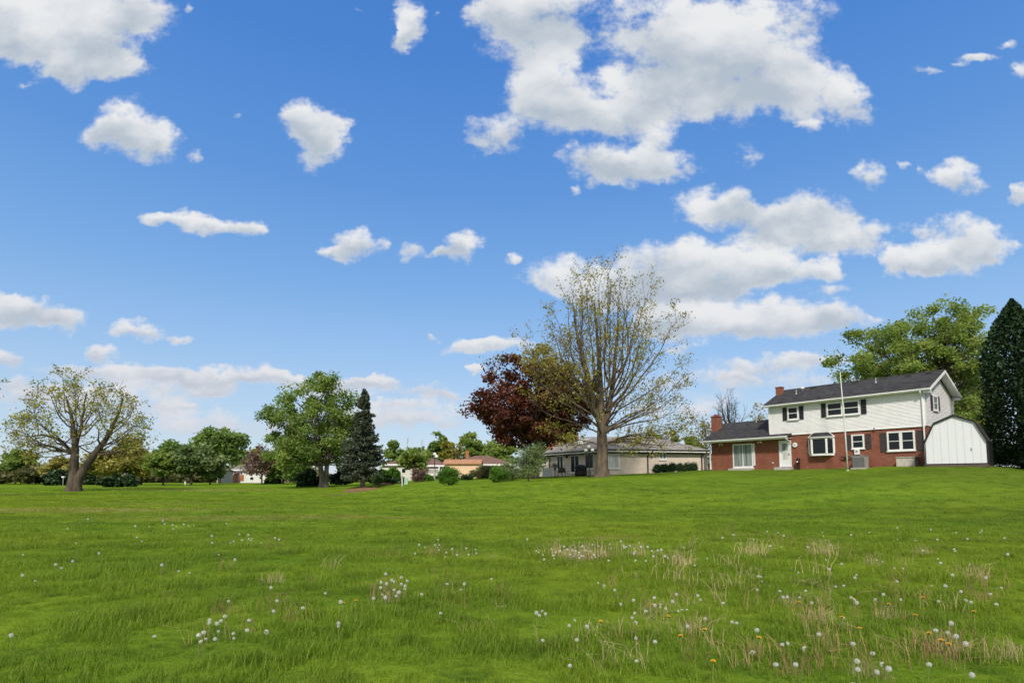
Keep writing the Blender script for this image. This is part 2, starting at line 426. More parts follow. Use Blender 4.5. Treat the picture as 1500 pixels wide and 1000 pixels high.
M = {}
M['white_trim'] = paint('white_trim', (.74, .74, .72), .5, .06, 4, dirt=(.5, .49, .45))
M['siding'] = paint('siding', (.765, .75, .75), .55, .05, 1.5, dirt=(.62, .61, .57))
M['brick'] = brick_mat('red_brick', (.29, .075, .042), (.125, .034, .024), (.30, .20, .145))
M['brick_orange'] = brick_mat('orange_brick', (.40, .13, .055), (.32, .10, .045), (.38, .22, .14))
M['brick_pale'] = brick_mat('pale_brick', (.70, .59, .50), (.58, .485, .41), (.62, .55, .48))
M['roof_dark'] = shingle_mat('dark_shingles', (.030, .029, .030), (.060, .056, .056))
M['roof_grey'] = shingle_mat('grey_shingles', (.20, .182, .165), (.31, .285, .255))
M['roof_brown'] = shingle_mat('brown_shingles', (.15, .085, .065), (.22, .125, .095))
M['roof_tan'] = shingle_mat('tan_shingles', (.38, .19, .10), (.46, .24, .14))
M['black_paint'] = paint('black_paint', (.018, .018, .02), .5, .3, 6)
M['shutter'] = paint('shutter_paint', (.022, .023, .028), .55, .3, 8)
M['shutter_grey'] = paint('weathered_shutter_paint', (.055, .048, .05), .6, .3, 8)
M['glass'] = glass_mat('window_glass', rough=.12, spec=.22)
M['glass_curtain'] = glass_mat('curtained_glass', (.42, .42, .40), .15, col2=(.62, .62, .60))
M['glass_slider'] = glass_mat('blinds_behind_glass', (.11, .14, .13), .08, col2=(.30, .34, .32))
M['door_white'] = paint('door_paint', (.72, .73, .73), .4, .05, 2)
M['metal_grey'] = paint('grey_metal', (.30, .30, .29), .45, .15, 5, .4)
M['pole'] = paint('pole_paint', (.62, .62, .58), .4, .12, 5, .4, dirt=(.35, .33, .30))
M['concrete'] = paint('concrete', (.42, .40, .37), .9, .15, 5, .2, bump=.3)
M['pale_box'] = paint('weathered_pale_box', (.50, .45, .40), .8, .2, 4, .2, dirt=(.33, .26, .21))
M['red_paint'] = paint('dark_red_paint', (.04, .012, .011), .5, .2, 5)
M['copper'] = paint('bronze_paint', (.26, .17, .12), .6, .2, 5)
M['peach'] = paint('peach_paint', (.74, .52, .35), .8, .06, .8, dirt=(.62, .42, .28))
M['cream'] = paint('cream_paint', (.60, .56, .50), .8, .1, 1)
M['far_white'] = paint('far_white_paint', (.66, .66, .64), .7, .1, 1)
M['dark_wall'] = paint('dark_wall', (.10, .075, .06), .8, .2, 1)
M['globe'] = paint('frosted_glass', (.80, .78, .74), .25, .05, 3, .5)
M['black_cloth'] = paint('black_cover', (.012, .012, .016), .6, .3, 3, .3, bump=.3)
M['green_box'] = paint('pale_green_paint', (.34, .50, .40), .5, .1, 3)
M['wood_grey'] = paint('grey_wood', (.38, .37, .33), .85, .2, 6, .1, dirt=(.2, .19, .17))
M['wood_brown'] = paint('brown_timber', (.22, .12, .07), .85, .25, 6, .1)
M['mulch'] = paint('bark_mulch', (.235, .125, .07), .95, .35, 9, .05, bump=1.0)
M['soil'] = paint('soil', (.16, .11, .075), .95, .3, 7, .05, bump=.8)
M['bark_brown'] = bark_mat('bark_brown', (.075, .056, .041), (.165, .125, .092))
M['bark_grey'] = bark_mat('bark_grey', (.10, .085, .072), (.21, .18, .155))
M['bark_old'] = bark_mat('bark_old', (.060, .046, .036), (.135, .108, .085))
M['bark_dark'] = bark_mat('bark_dark', (.035, .026, .020), (.075, .058, .045))
M['bark_red'] = bark_mat('bark_reddish', (.10, .062, .052), (.19, .125, .105))
M['lf_gold'] = leaf_mat('young_gold_leaves', [(0.1619, 0.152, 0.0311), (0.3076, 0.2773, 0.0518), (0.4372, 0.3578, 0.0778)], .4)
M['lf_olive'] = leaf_mat('olive_gold_leaves', [(0.1647, 0.1747, 0.0335), (0.2856, 0.2913, 0.0553), (0.4394, 0.3641, 0.0752)], .35)
M['lf_green'] = leaf_mat('fresh_green_leaves', [(0.1107, 0.1739, 0.0458), (0.1964, 0.2873, 0.0737), (0.3303, 0.4082, 0.1169)], .5)
M['lf_deep'] = leaf_mat('deep_green_leaves', [(0.0872, 0.1521, 0.0399), (0.1514, 0.2407, 0.0585), (0.2426, 0.326, 0.0825)], .45)
M['lf_dark'] = leaf_mat('dark_evergreen_leaves', [(0.018, 0.042, 0.018), (0.033, 0.0675, 0.024), (0.06, 0.105, 0.036)], .15)
M['lf_spruce'] = leaf_mat('spruce_needles', [(0.035, 0.0511, 0.0319), (0.0655, 0.0851, 0.0519), (0.1202, 0.1383, 0.0838)], .12)
M['lf_arbor'] = leaf_mat('arborvitae_sprays', [(0.0123, 0.0299, 0.0114), (0.0246, 0.0545, 0.0194), (0.0456, 0.0878, 0.0292)], .12)
M['lf_lime'] = leaf_mat('lime_leaves', [(0.1432, 0.2147, 0.0532), (0.2506, 0.3339, 0.0851), (0.3581, 0.4133, 0.133)], .5)
M['lf_yellow'] = leaf_mat('yellow_green_leaves', [(0.1954, 0.186, 0.0341), (0.307, 0.2882, 0.0512), (0.4092, 0.372, 0.0767)], .45)
M['lf_tan'] = leaf_mat('yellow_brown_leaves', [(0.1913, 0.1775, 0.047), (0.2956, 0.2713, 0.0675), (0.4, 0.3548, 0.1032)], .35)
M['lf_sage'] = leaf_mat('grey_green_leaves', [(0.1116, 0.1743, 0.0717), (0.1898, 0.2665, 0.1126), (0.3125, 0.369, 0.174)], .45)
M['lf_maroon'] = leaf_mat('maroon_leaves', [(0.0581, 0.0226, 0.0164), (0.1284, 0.0454, 0.031), (0.2278, 0.0906, 0.0474)], .3, (1.5, .7, .6))
M['lf_bud'] = leaf_mat('reddish_buds', [(0.13, 0.078, 0.065), (0.208, 0.13, 0.104), (0.273, 0.182, 0.143)], .3, (1, 1, .9))
M['lf_shrub'] = leaf_mat('shrub_leaves', [(0.0535, 0.1278, 0.0186), (0.0981, 0.2132, 0.0279), (0.1694, 0.3069, 0.0465)], .42)
M['lf_brownbush'] = leaf_mat('bronze_bush_leaves', [(0.0706, 0.076, 0.0298), (0.1209, 0.1302, 0.0446), (0.2015, 0.1845, 0.0744)], .25)


# ------------------------------------------------------------------ ground
ctrl = []
for yy in (-20, -5, 5, 12, 17):
    for xx in (-40, -20, -8, 0, 8, 20, 40):
        ctrl.append((xx, yy, 0.0 if not (xx > 30 and yy > 10) else .2))
for px, py, Yd in [
    (1500, 760, 20), (1500, 746, 23), (1500, 713, 30), (1500, 692, 36), (1500, 684, 43), (1650, 712, 30), (1650, 690, 40),
    (1250, 760, 20), (1250, 743, 24.5), (1250, 714, 31), (1250, 697, 37), (1250, 688, 42.0), (1357, 683.5, 38), (1400, 683.5, 36.4), (1447, 683.5, 35), (1470, 684, 37), (1400, 699, 31.5), (1400, 742, 24),
    (1043, 762, 20), (1043, 738, 28), (1043, 714, 37), (1043, 699, 45), (1043, 689, 53), (1140, 687, 48.2), (1140, 703, 42),
    (880, 762, 20), (880, 737, 28.5), (880, 713, 37), (880, 701.5, 44), (880, 698, 49), (949, 693.5, 59), (1028, 688.5, 61), (870, 696, 60),
    (700, 763, 20), (700, 745, 28), (700, 722, 36), (700, 708.5, 46), (700, 703, 60), (700, 700, 78), (790, 704, 50), (800, 698, 66),
    (560, 757, 21), (560, 738, 33), (560, 721, 42), (600, 714.5, 45), (520, 725.5, 41), (480, 731, 39), (560, 722, 48), (520, 727, 48), (480, 729, 47), (500, 720.5, 55), (440, 727, 50), (560, 713, 60), (560, 708, 80), (620, 705, 62), (620, 702, 80),
    (450, 740, 29), (450, 727, 43), (450, 717, 60), (450, 708, 85),
    (300, 745, 27), (300, 727, 43), (300, 713, 70), (300, 707.5, 100),
    (110, 745, 27), (110, 731, 39), (110, 719, 55), (110, 709, 90), (110, 707, 120),
    (0, 745, 27), (0, 726, 44), (0, 712, 80), (-150, 745, 27), (-150, 726, 44), (-150, 710, 85)]:
    p = at(px, py, Yd); ctrl.append((p.x, p.y, p.z))
ctrl += [(-150, 60, .7), (-150, 130, 1.1), (-60, 160, 1.1), (0, 150, 1.3), (60, 150, 1.8), (80, 60, 2.6), (80, 100, 2.6), (45, 80, 2.7), (35, 60, 2.6), (60, 30, 1.5), (22, 78, 2.5), (120, 120, 2.4), (0, 110, 1.4), (-150, 20, .1)]
ctrl = np.array(ctrl)


def _tps(P, lam=.12):
    n = len(P); d = np.hypot(P[:, None, 0] - P[None, :, 0], P[:, None, 1] - P[None, :, 1])
    K = np.where(d > 0, d * d * np.log(np.maximum(d, 1e-9)), 0) + lam * 20 * np.eye(n)
    A = np.zeros((n + 3, n + 3)); A[:n, :n] = K
    Q = np.c_[np.ones(n), P[:, :2]]; A[:n, n:] = Q; A[n:, :n] = Q.T
    return np.linalg.solve(A, np.r_[P[:, 2], 0, 0, 0])


TW = _tps(ctrl)


def ground_z(x, y):
    x = np.atleast_1d(np.asarray(x, float)); y = np.atleast_1d(np.asarray(y, float))
    d = np.hypot(x[:, None] - ctrl[None, :, 0], y[:, None] - ctrl[None, :, 1])
    n = len(ctrl)
    z = (d * d * np.log(np.maximum(d, 1e-9))) @ TW[:n] + TW[n] + TW[n + 1] * x + TW[n + 2] * y
    r = np.hypot(x / 1.0, (y - 60))
    t = np.clip((r - 95) / 60, 0, 1); t = t * t * (3 - 2 * t)
    z = np.clip(z, -.3, 3.2)
    z = z * (1 - t) + 1.25 * t
    z = z + .035 * np.sin(x * .9 + 1.3 * np.sin(y * .5)) * np.sin(y * .8 + .7 * np.sin(x * .37)) * np.clip(1 - t, 0, 1)
    return z


def gz(x, y): return float(ground_z(x, y)[0])


def gpt(px, Y, sink=0.0):
    x = (px - 750) / F * Y * 1.003
    for _ in range(4):
        z = gz(x, Y); fw = CT * Y + ST * (z - EYE); x = (px - 750) / F * fw
    return Vector((x, Y, gz(x, Y) - sink))


def ghit(px, py):
    """first ground point seen at a photo pixel"""
    Ys = np.concatenate([np.arange(3, 30, .1), np.arange(30, 90, .25)])
    v = (500 + SH - py) / F; dz = Ys * (v * CT + ST) / (CT - v * ST); fw = CT * Ys + ST * dz
    X = (px - 750) / F * fw; Z = EYE + dz
    g = ground_z(X, Ys); i = np.argmax(g >= Z)
    return Vector((X[i], Ys[i], g[i]))


def build_ground():
    u = np.linspace(-1, 1, 261); xs = np.sinh(u * 5.2) / np.sinh(5.2) * 2500
    v = np.linspace(0, 1, 280); ys = -25 + np.sinh(v * 4.6) / np.sinh(4.6) * 3000
    gx, gy = np.meshgrid(xs, ys); zz = np.concatenate([ground_z(a, b) for a, b in zip(gx, gy)])
    V = np.c_[gx.ravel(), gy.ravel(), zz]; nx = len(xs); ny = len(ys)
    i = (np.arange(ny - 1)[:, None] * nx + np.arange(nx - 1)[None, :]).ravel()
    Fc = np.c_[i, i + 1, i + 1 + nx, i + nx]
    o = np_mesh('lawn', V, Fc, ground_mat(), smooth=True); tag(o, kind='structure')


def lawn_colour(t, bright=1.0):
    """shared by soil sheet and blades: patches of yellow-green, deep green and straw"""
    p = t.pos()
    flat = t.mapping(p, (1, 1, 0))
    a = t.noise(t.mapping(flat, (.35, .8, 1)), .55, 5, .6)
    b = t.noise(flat, 1.6, 5, .62)
    base = t.mix(t.ss(a, .34, .66), tuple(x * bright for x in (.120, .212, .017)), tuple(x * bright for x in (.215, .315, .025)))
    c = t.mix(t.ss(b, .50, .68, 0, .8), base, tuple(x * bright for x in (.066, .132, .014)))
    big = t.noise(t.mapping(flat, (.05, .09, 1)), 1.0, 3, .5)
    c = t.mix(t.ss(big, .42, .62, 0, .35), c, tuple(x * bright for x in (.27, .315, .022)))
    s = t.n('SeparateXYZ'); t.L.new(p, s.inputs[0])
    mown = t.ss(t.math('ADD', s.outputs[2], t.math('MULTIPLY', t.math('SUBTRACT', big, .5), .5)), .22, .62, 0, .38)
    c = t.mix(mown, c, tuple(x * bright for x in (.165, .285, .026)))
    right_shade = t.math('ADD', t.math('MULTIPLY', s.outputs[0], .028), t.math('MULTIPLY', t.math('SUBTRACT', t.noise(t.mapping(flat, (.08, .16, 1), (3, 7, 0)), 1.0, 4, .55), .5), 2.2))
    c = t.mix(t.ss(right_shade, .10, 1.0, 0, .62), c, tuple(x * bright for x in (.085, .135, .020)))  # shade on the right of the lawn, painted in as darker olive
    # dry straw-coloured stretches
    st = None
    for (cx, cy, rx, ry, w) in [(-21, 26.0, 11, 2.6, 1.0), (-9, 21, 8, 1.6, .75), (-33, 60, 12, 4, .9), (-45, 47, 9, 3, .6), (-20, 33, 5, 2, .5), (2.2, 14.4, 1.6, .5, .7), (6, 15, 1.2, .4, .5), (-9.5, 47, 3, 1, .6)]:
        e = t.math('ADD', t.math('POWER', t.math('MULTIPLY', t.math('SUBTRACT', s.outputs[0], cx), 1 / rx), 2.0),
                   t.math('POWER', t.math('MULTIPLY', t.math('SUBTRACT', s.outputs[1], cy), 1 / ry), 2.0))
        g = t.math('MULTIPLY', t.math('SUBTRACT', 1.0, e, clamp=True), w)
        st = g if st is None else t.math('MAXIMUM', st, g)
    sn = t.noise(t.mapping(flat, (1, 2.2, 1)), 1.1, 5, .65)
    m = t.math('MULTIPLY', st, t.ss(sn, .38, .62), clamp=True)
    c = t.mix(m, c, tuple(x * bright for x in (.36, .27, .12)))
    m2 = t.ss(t.noise(t.mapping(flat, (.6, 1.3, 1), (9, 4, 0)), 1.3, 6, .7), .62, .80, 0, .4)
    c = t.mix(m2, c, tuple(x * bright for x in (.22, .185, .05)))
    return c


def ground_mat():
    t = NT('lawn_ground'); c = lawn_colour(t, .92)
    f = t.noise(t.mapping(t.pos(), (1, 1, .3)), 30, 5, .7)
    c = t.mix(t.ss(f, .35, .65, 0, .35), c, (.06, .08, .012))
    t.set(t.p.inputs['Base Color'], c); t.p.inputs['Roughness'].default_value = 1.0; t.p.inputs['Specular IOR Level'].default_value = .0
    h = t.math('ADD', t.noise(t.pos(), 6, 6, .7), t.math('MULTIPLY', t.noise(t.pos(), 1.1, 4, .6), 1.2))
    t.bump(h, .8, .10); return t.m


def blade_mat():
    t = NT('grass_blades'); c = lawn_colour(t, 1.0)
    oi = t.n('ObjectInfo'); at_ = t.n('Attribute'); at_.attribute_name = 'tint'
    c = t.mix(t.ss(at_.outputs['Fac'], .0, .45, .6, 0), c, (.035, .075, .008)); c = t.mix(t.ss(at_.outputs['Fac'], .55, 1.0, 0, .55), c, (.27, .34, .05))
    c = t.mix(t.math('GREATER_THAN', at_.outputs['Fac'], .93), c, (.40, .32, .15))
    c = t.mix(t.math('MULTIPLY', oi.outputs['Random'], .35), c, (.22, .29, .03))
    t.L.new(c, t.p.inputs['Base Color']); t.p.inputs['Roughness'].default_value = .6; t.p.inputs['Specular IOR Level'].default_value = .15
    tr = t.n('BsdfTranslucent'); t.L.new(t.mix(1.0, c, (1.25, 1.3, .6), 'MULTIPLY'), tr.inputs[0])
    mx = t.n('MixShader'); mx.inputs[0].default_value = .4
    t.L.new(t.p.outputs[0], mx.inputs[1]); t.L.new(tr.outputs[0], mx.inputs[2]); t.L.new(mx.outputs[0], t.out.inputs[0])
    return t.m


def blades(n, spread, h0, h1, w, lean, seed):
    r = np.random.default_rng(seed)
    a = r.uniform(0, 2 * np.pi, n); rr = spread * np.sqrt(r.uniform(0, 1, n))
    P = np.c_[rr * np.cos(a), rr * np.sin(a), np.full(n, -.02)]
    h = r.uniform(h0, h1, n); la = r.uniform(0, 2 * np.pi, n); ll = h * r.uniform(.1, lean, n)
    D = np.c_[np.cos(la), np.sin(la)]; Sd = np.c_[-D[:, 1], D[:, 0], np.zeros(n)] * (w * r.uniform(.6, 1.2, n))[:, None]
    ks = [0, .45, .8, 1.0]; ws = [1, .85, .5, .04]
    rows = []
    for k, wk in zip(ks, ws):
        c = P + np.c_[D * (ll * k ** 2)[:, None], h * (k - .18 * k * k * (ll / h))]
        rows += [c - Sd * wk * .5, c + Sd * wk * .5]
    V = np.stack(rows, 1).reshape(-1, 3); b = np.arange(n)[:, None] * 8
    tint = (r.random(n)[:, None] * .75 + np.repeat(np.array(ks), 2)[None, :] * .25).ravel()
    Fc = np.concatenate([b + np.array([[0, 1, 3, 2]]) + 2 * i for i in range(3)], 0)
    return V, Fc, tint


def build_grass():
    bm_ = blade_mat()
    tc = bpy.data.collections.new('grass_tufts')
    for i in range(4):
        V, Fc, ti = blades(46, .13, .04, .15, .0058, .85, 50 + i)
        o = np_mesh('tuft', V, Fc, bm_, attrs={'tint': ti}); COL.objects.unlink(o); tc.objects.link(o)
    r = np.random.default_rng(3); pts = []; scl = []
    zones = [(3.0, 8.0, 75, 1.0), (8.0, 14, 42, 1.25), (14, 24, 20, 1.6), (24, 42, 7, 2.1), (42, 70, 1.8, 2.6)]
    for y0, y1, dens, sc in zones:
        n = int((y1 ** 2 - y0 ** 2) * .98 * dens)
        y = np.sqrt(r.uniform(y0 ** 2, y1 ** 2, n)); x = y * r.uniform(-.99, .99, n)
        pts.append(np.c_[x, y]); scl.append(np.full(n, sc))
    P = np.concatenate(pts); S = np.concatenate(scl)
    hz = np.array([mnoise.noise(Vector((a * .9, b * 1.1, 0))) + .6 * mnoise.noise(Vector((a * 2.7, b * 2.7, 5))) for a, b in P])
    S = S * np.clip(.80 + .75 * hz, .3, 2.0) * r.uniform(.8, 1.2, len(P))
    Z = np.concatenate([ground_z(P[i:i + 4000, 0], P[i:i + 4000, 1]) for i in range(0, len(P), 4000)])
    keep = ~((P[:, 1] > 40) & (P[:, 0] > 13) & (Z > 2.35))
    P, S, Z = P[keep], S[keep], Z[keep]
    me = bpy.data.meshes.new('grass'); me.vertices.add(len(P)); me.vertices.foreach_set('co', np.c_[P, Z].astype(np.float32).ravel())
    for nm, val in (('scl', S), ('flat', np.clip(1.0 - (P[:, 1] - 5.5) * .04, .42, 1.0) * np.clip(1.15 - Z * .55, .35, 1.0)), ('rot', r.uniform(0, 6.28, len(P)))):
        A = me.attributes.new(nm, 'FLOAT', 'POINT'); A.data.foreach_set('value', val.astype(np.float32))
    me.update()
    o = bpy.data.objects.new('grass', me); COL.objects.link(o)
    tag(o, 'short mown green grass covering the whole field and berm', 'grass', kind='stuff')
    ng = bpy.data.node_groups.new('grass_scatter', 'GeometryNodeTree')
    ng.interface.new_socket('Geometry', in_out='INPUT', socket_type='NodeSocketGeometry')
    ng.interface.new_socket('Geometry', in_out='OUTPUT', socket_type='NodeSocketGeometry')
    n = ng.nodes; l = ng.links
    gi = n.new('NodeGroupInput'); go = n.new('NodeGroupOutput'); ip = n.new('GeometryNodeInstanceOnPoints')
    ci = n.new('GeometryNodeCollectionInfo'); ci.inputs[0].default_value = tc; ci.inputs['Separate Children'].default_value = True; ci.inputs['Reset Children'].default_value = True
    def attr(nm):
        a = n.new('GeometryNodeInputNamedAttribute'); a.data_type = 'FLOAT'; a.inputs[0].default_value = nm; return a.outputs[0]
    cx = n.new('ShaderNodeCombineXYZ'); l.new(attr('rot'), cx.inputs[2])
    l.new(gi.outputs[0], ip.inputs['Points']); l.new(ci.outputs[0], ip.inputs['Instance']); ip.inputs['Pick Instance'].default_value = True
    l.new(cx.outputs[0], ip.inputs['Rotation']); l.new(ip.outputs[0], go.inputs[0])
    hs = n.new('ShaderNodeMath'); hs.operation = 'MULTIPLY'; l.new(attr('scl'), hs.inputs[0]); l.new(attr('flat'), hs.inputs[1])
    sv = n.new('ShaderNodeCombineXYZ'); l.new(attr('scl'), sv.inputs[0]); l.new(attr('scl'), sv.inputs[1]); l.new(hs.outputs[0], sv.inputs[2]); l.new(sv.outputs[0], ip.inputs['Scale'])
    md = o.modifiers.new('scatter', 'NODES'); md.node_group = ng


build_ground()
build_grass()


# ------------------------------------------------------------------ two-storey house
HL = Vector((22.44, 48.96)); HD = Vector((.60555, -.79581)); HB = Vector((.79581, .60555)); HZ = 2.51
HROT = math.atan2(HD.y, HD.x)


def window(root, u0, u1, z0, z1, v=0.0, cols=1, rail=True, glass='glass', fw=.09, name='window', frame_mat='white_trim', mull=.09):
    """frame proud of the wall at depth v (front is -v); pane is a sub-part"""
    fr = MB(); t = .07
    fr.box(u0, u0 + fw, v - t, v + .02, z0, z1); fr.box(u1 - fw, u1, v - t, v + .02, z0, z1)
    fr.box(u0 + fw, u1 - fw, v - t, v + .02, z1 - fw, z1); fr.box(u0 + fw, u1 - fw, v - t, v + .02, z0 + .002, z0 + fw)
    fr.box(u0 - .05, u1 + .05, v - t - .05, v - .002, z0 - .06, z0)
    w = (u1 - u0 - 2 * fw)
    for k in range(1, cols):
        c = u0 + fw + w * k / cols; fr.box(c - mull / 2, c + mull / 2, v - t + .01, v + .02, z0 + fw, z1 - fw)
    if rail:
        c = (z0 + z1) / 2; e = [u0 + fw + w * k / cols for k in range(cols + 1)]
        for k in range(cols):
            a = e[k] + (mull / 2 if k else 0); b = e[k + 1] - (mull / 2 if k < cols - 1 else 0)
            fr.box(a, b, v - t + .02, v + .02, c - .022, c + .022)
    o = fr.build(name, M[frame_mat], root)
    MB().box(u0 + fw * .5, u1 - fw * .5, v - .03, v - .022, z0 + fw * .5, z1 - fw * .5).build('pane', M[glass], o)
    return o


def shutter(root, u0, u1, z0, z1, v=0.0, mat='shutter'):
    s = MB(); f = .045
    s.box(u0, u0 + f, v - .05, v, z0, z1); s.box(u1 - f, u1, v - .05, v, z0, z1)
    for a, b in ((z0, z0 + f), (z1 - f, z1), ((z0 + z1) / 2 - .025, (z0 + z1) / 2 + .025)):
        s.box(u0 + f, u1 - f, v - .049, v, a, b)
    z = z0 + f
    while z < z1 - f:
        s.hexa([(u0 + f, v - .04, z), (u1 - f, v - .04, z), (u1 - f, v - .012, z), (u0 + f, v - .012, z),
                (u0 + f, v - .022, z + .05), (u1 - f, v - .022, z + .05), (u1 - f, v - .008, z + .05), (u0 + f, v - .008, z + .05)]); z += .055
    s.build('shutter', M[mat], root)


def roof_slab(mb, u0, u1, v0, z0, v1, z1, th=.14):
    """sloped slab between the eave (v0,z0) and the ridge (v1,z1)"""
    mb.hexa([(u0, v0, z0 - th), (u1, v0, z0 - th), (u1, v1, z1 - th), (u0, v1, z1 - th), (u0, v0, z0), (u1, v0, z0), (u1, v1, z1), (u0, v1, z1)])


def build_house():
    r = empty('brick_house', (HL.x, HL.y, HZ), HROT, 'two-storey house with red brick below, white siding above and black shutters', 'house')
    W = 11.3; D = 6.0; ZS = 2.85; ZE = 5.36; SL = .475
    b = MB(); b.box(0, W, 0, D, -.8, ZS); b.box(-5.85, -.003, .003, D - .2, -.8, 2.75)
    # left gable of the wing
    b.prism([(.006, 2.75), (D - .203, 2.75), (D / 2, 4.25)], lambda p, k: (-5.847 + .1 * k, p[0], p[1]))
    b.build('brick_wall', M['brick'], r)
    # siding: lapped courses
    s = MB(); s.box(-.02, W + .02, -.02, D + .02, ZS, ZE + .05)
    n = 25; ch = (ZE - ZS) / n
    for k in range(n):
        z = ZS + k * ch
        s.hexa([(-.05, -.060, z), (W + .05, -.060, z), (W + .05, -.021, z), (-.05, -.021, z),
                (-.05, -.030, z + ch), (W + .05, -.030, z + ch), (W + .05, -.0215, z + ch), (-.05, -.0215, z + ch)])
    zr = ZE + SL * (D / 2 + .45)
    s.prism([(-.018, ZE + .05), (D + .018, ZE + .05), (D / 2, zr - .20)], lambda p, k: (W - .1 + .119 * k, p[0], p[1]))
    s.prism([(-.018, ZE + .05), (D + .018, ZE + .05), (D / 2, zr - .20)], lambda p, k: (-.019 + .1 * k, p[0], p[1]))
    z = ZS; k = 0
    while z < zr - .3:
        hw = D / 2 + .05 if z + ch < ZE - .02 else max(.05, (zr - .24 - (z + ch)) / SL)
        c = D / 2; y0 = c - hw; y1 = c + hw
        if z + ch < ZE - .02: y0 = -.022
        s.hexa([(W + .021, y0, z), (W + .060, y0, z), (W + .060, y1, z), (W + .021, y1, z),
                (W + .0215, y0, z + ch), (W + .030, y0, z + ch), (W + .030, y1, z + ch), (W + .0215, y1, z + ch)])
        z += ch; k += 1
    s.build('siding_wall', M['siding'], r)
    MB().prism([(W - .02, -.09), (W + .09, -.09), (W + .09, .06), (W + .064, .06), (W + .064, -.066), (W - .02, -.066)], lambda p, k: (p[0], p[1], ZS if k == 0 else ZE - .1)).build('corner_board', M['white_trim'], r)
    MB().box(-.1, .02, -.09, -.066, ZS, ZE - .1).build('corner_board', M['white_trim'], r)
    # main roof
    ov = .45; u0, u1 = -.42, W + .55; zr = ZE + .12 + SL * (D / 2 + ov)
    m = MB(); roof_slab(m, u0, u1, -ov, ZE + .12, D / 2 - .002, zr); roof_slab(m, u0, u1, D + ov, ZE + .12, D / 2 + .002, zr)
    m.tube([(u0, D / 2, zr - .02), (u1, D / 2, zr - .02)], .07, 6)
    roof = m.build('roof', M['roof_dark'], r)
    for u, zf in ((2.6, .86), (4.0, .88), (5.9, .88), (8.0, .86), (9.6, .88), (11.0, .88)):
        v = -ov + (D / 2 + ov) * zf; zz = ZE + .12 + SL * (v + ov)
        MB().hexa([(u - .19, v - .2, zz - .1), (u + .19, v - .2, zz - .1), (u + .19, v + .2, zz + .05), (u - .19, v + .2, zz + .05),
                   (u - .17, v - .17, zz + .09), (u + .17, v - .17, zz + .09), (u + .17, v + .2, zz + .15), (u - .17, v + .2, zz + .15)]).build('vent', M['roof_dark'], roof)
    for u, zf in ((1.55, .60), (7.6, .72)):
        v = -ov + (D / 2 + ov) * zf; zz = ZE + .12 + SL * (v + ov)
        MB().lathe([(.12, -.1), (.07, .05), (.05, .08), (.05, .38)], (u, v, zz), 10).build('vent_pipe', M['metal_grey'], roof)
    vd = MB(); vd.lathe([(.10, -.05), (.10, .13), (.19, .15), (.14, .26), (.02, .29)], (1.75, 2.35, ZE + .12 + SL * (2.35 + ov)), 12)
    vd.build('vent_cap', M['white_trim'], roof, smooth=True)
    c = MB(); c.box(-.42, .06, 1.90, 2.45, 4.5, 7.25); c.box(-.46, .10, 1.86, 2.49, 7.25, 7.34)
    c.build('chimney', M['brick'], r)
    # fascia, soffit, gutters
    fz = ZE - .03
    f = MB(); f.box(u0 + .03, u1 - .03, -ov + .02, -ov + .06, fz - .06, fz + .10); f.box(u0 + .03, u1 - .03, -ov + .06, -.055, fz - .03, fz)
    f.box(u0 + .03, u1 - .03, D + .055, D + ov - .03, fz - .03, fz)
    for s_ in (0, 1):   # rake boards on the right and left gables
        for uu in (u1 - .002, u0 - .03):
            va, vb = (-ov, D / 2 - .001) if s_ == 0 else (D + ov, D / 2 + .001)
            za, zb = ZE + .10, zr - .03
            f.hexa([(uu, va, za - .22), (uu + .032, va, za - .22), (uu + .032, vb, zb - .22), (uu, vb, zb - .22), (uu, va, za), (uu + .032, va, za), (uu + .032, vb, zb), (uu, vb, zb)])
    # underside of the gable overhang
    for va, vb in ((-ov + .07, D / 2 - .003), (D + ov - .07, D / 2 + .003)):
        za, zb = ZE - .04, zr - .17
        f.hexa([(W + .06, va, za - .03), (u1 - .004, va, za - .03), (u1 - .004, vb, zb - .03), (W + .06, vb, zb - .03), (W + .06, va, za), (u1 - .004, va, za), (u1 - .004, vb, zb), (W + .06, vb, zb)])
    f.box(u1 - .45, u1 - .035, -ov + .062, -.056, fz - .20, fz - .032)
    f.box(W + .085, u1 - .035, D + .06, D + ov - .032, fz - .20, fz - .032)
    f.build('fascia', M['white_trim'], r)
    MB().prism([(-ov + .018, fz + .09), (-ov - .10, fz + .09), (-ov - .12, fz + .04), (-ov - .07, fz - .05), (-ov + .018, fz - .05)], lambda p, k: (u0 if k == 0 else u1, p[0], p[1])).build('gutter', M['white_trim'], r)
    MB().tube([(W - .05, -ov - .04, fz - .04), (W - .05, -ov - .04, fz - .15), (W - .05, -.13, fz - .38), (W - .05, -.13, .12), (W - .05, -.28, .03)], .05, 8).build('downspout', M['white_trim'], r)
    MB().tube([(W + .13, D + .1, fz - .15), (W + .13, D - .1, fz - .4), (W + .13, D - .1, .1)], .05, 8).build('downspout', M['white_trim'], r)
    MB().box(-.05, W + .05, -.085, -.0525, ZS - .07, ZS - .003).build('band_board', M['white_trim'], r)
    # upper windows
    V = -.060
    window(r, 1.58, 2.48, 4.06, 5.14, V); shutter(r, 1.16, 1.50, 4.04, 5.16, V); shutter(r, 2.56, 2.90, 4.04, 5.16, V)
    window(r, 4.75, 5.92, 4.06, 5.14, V); window(r, 5.98, 7.15, 4.06, 5.14, V)
    shutter(r, 4.32, 4.66, 4.04, 5.16, V); shutter(r, 7.25, 7.62, 4.04, 5.16, V)
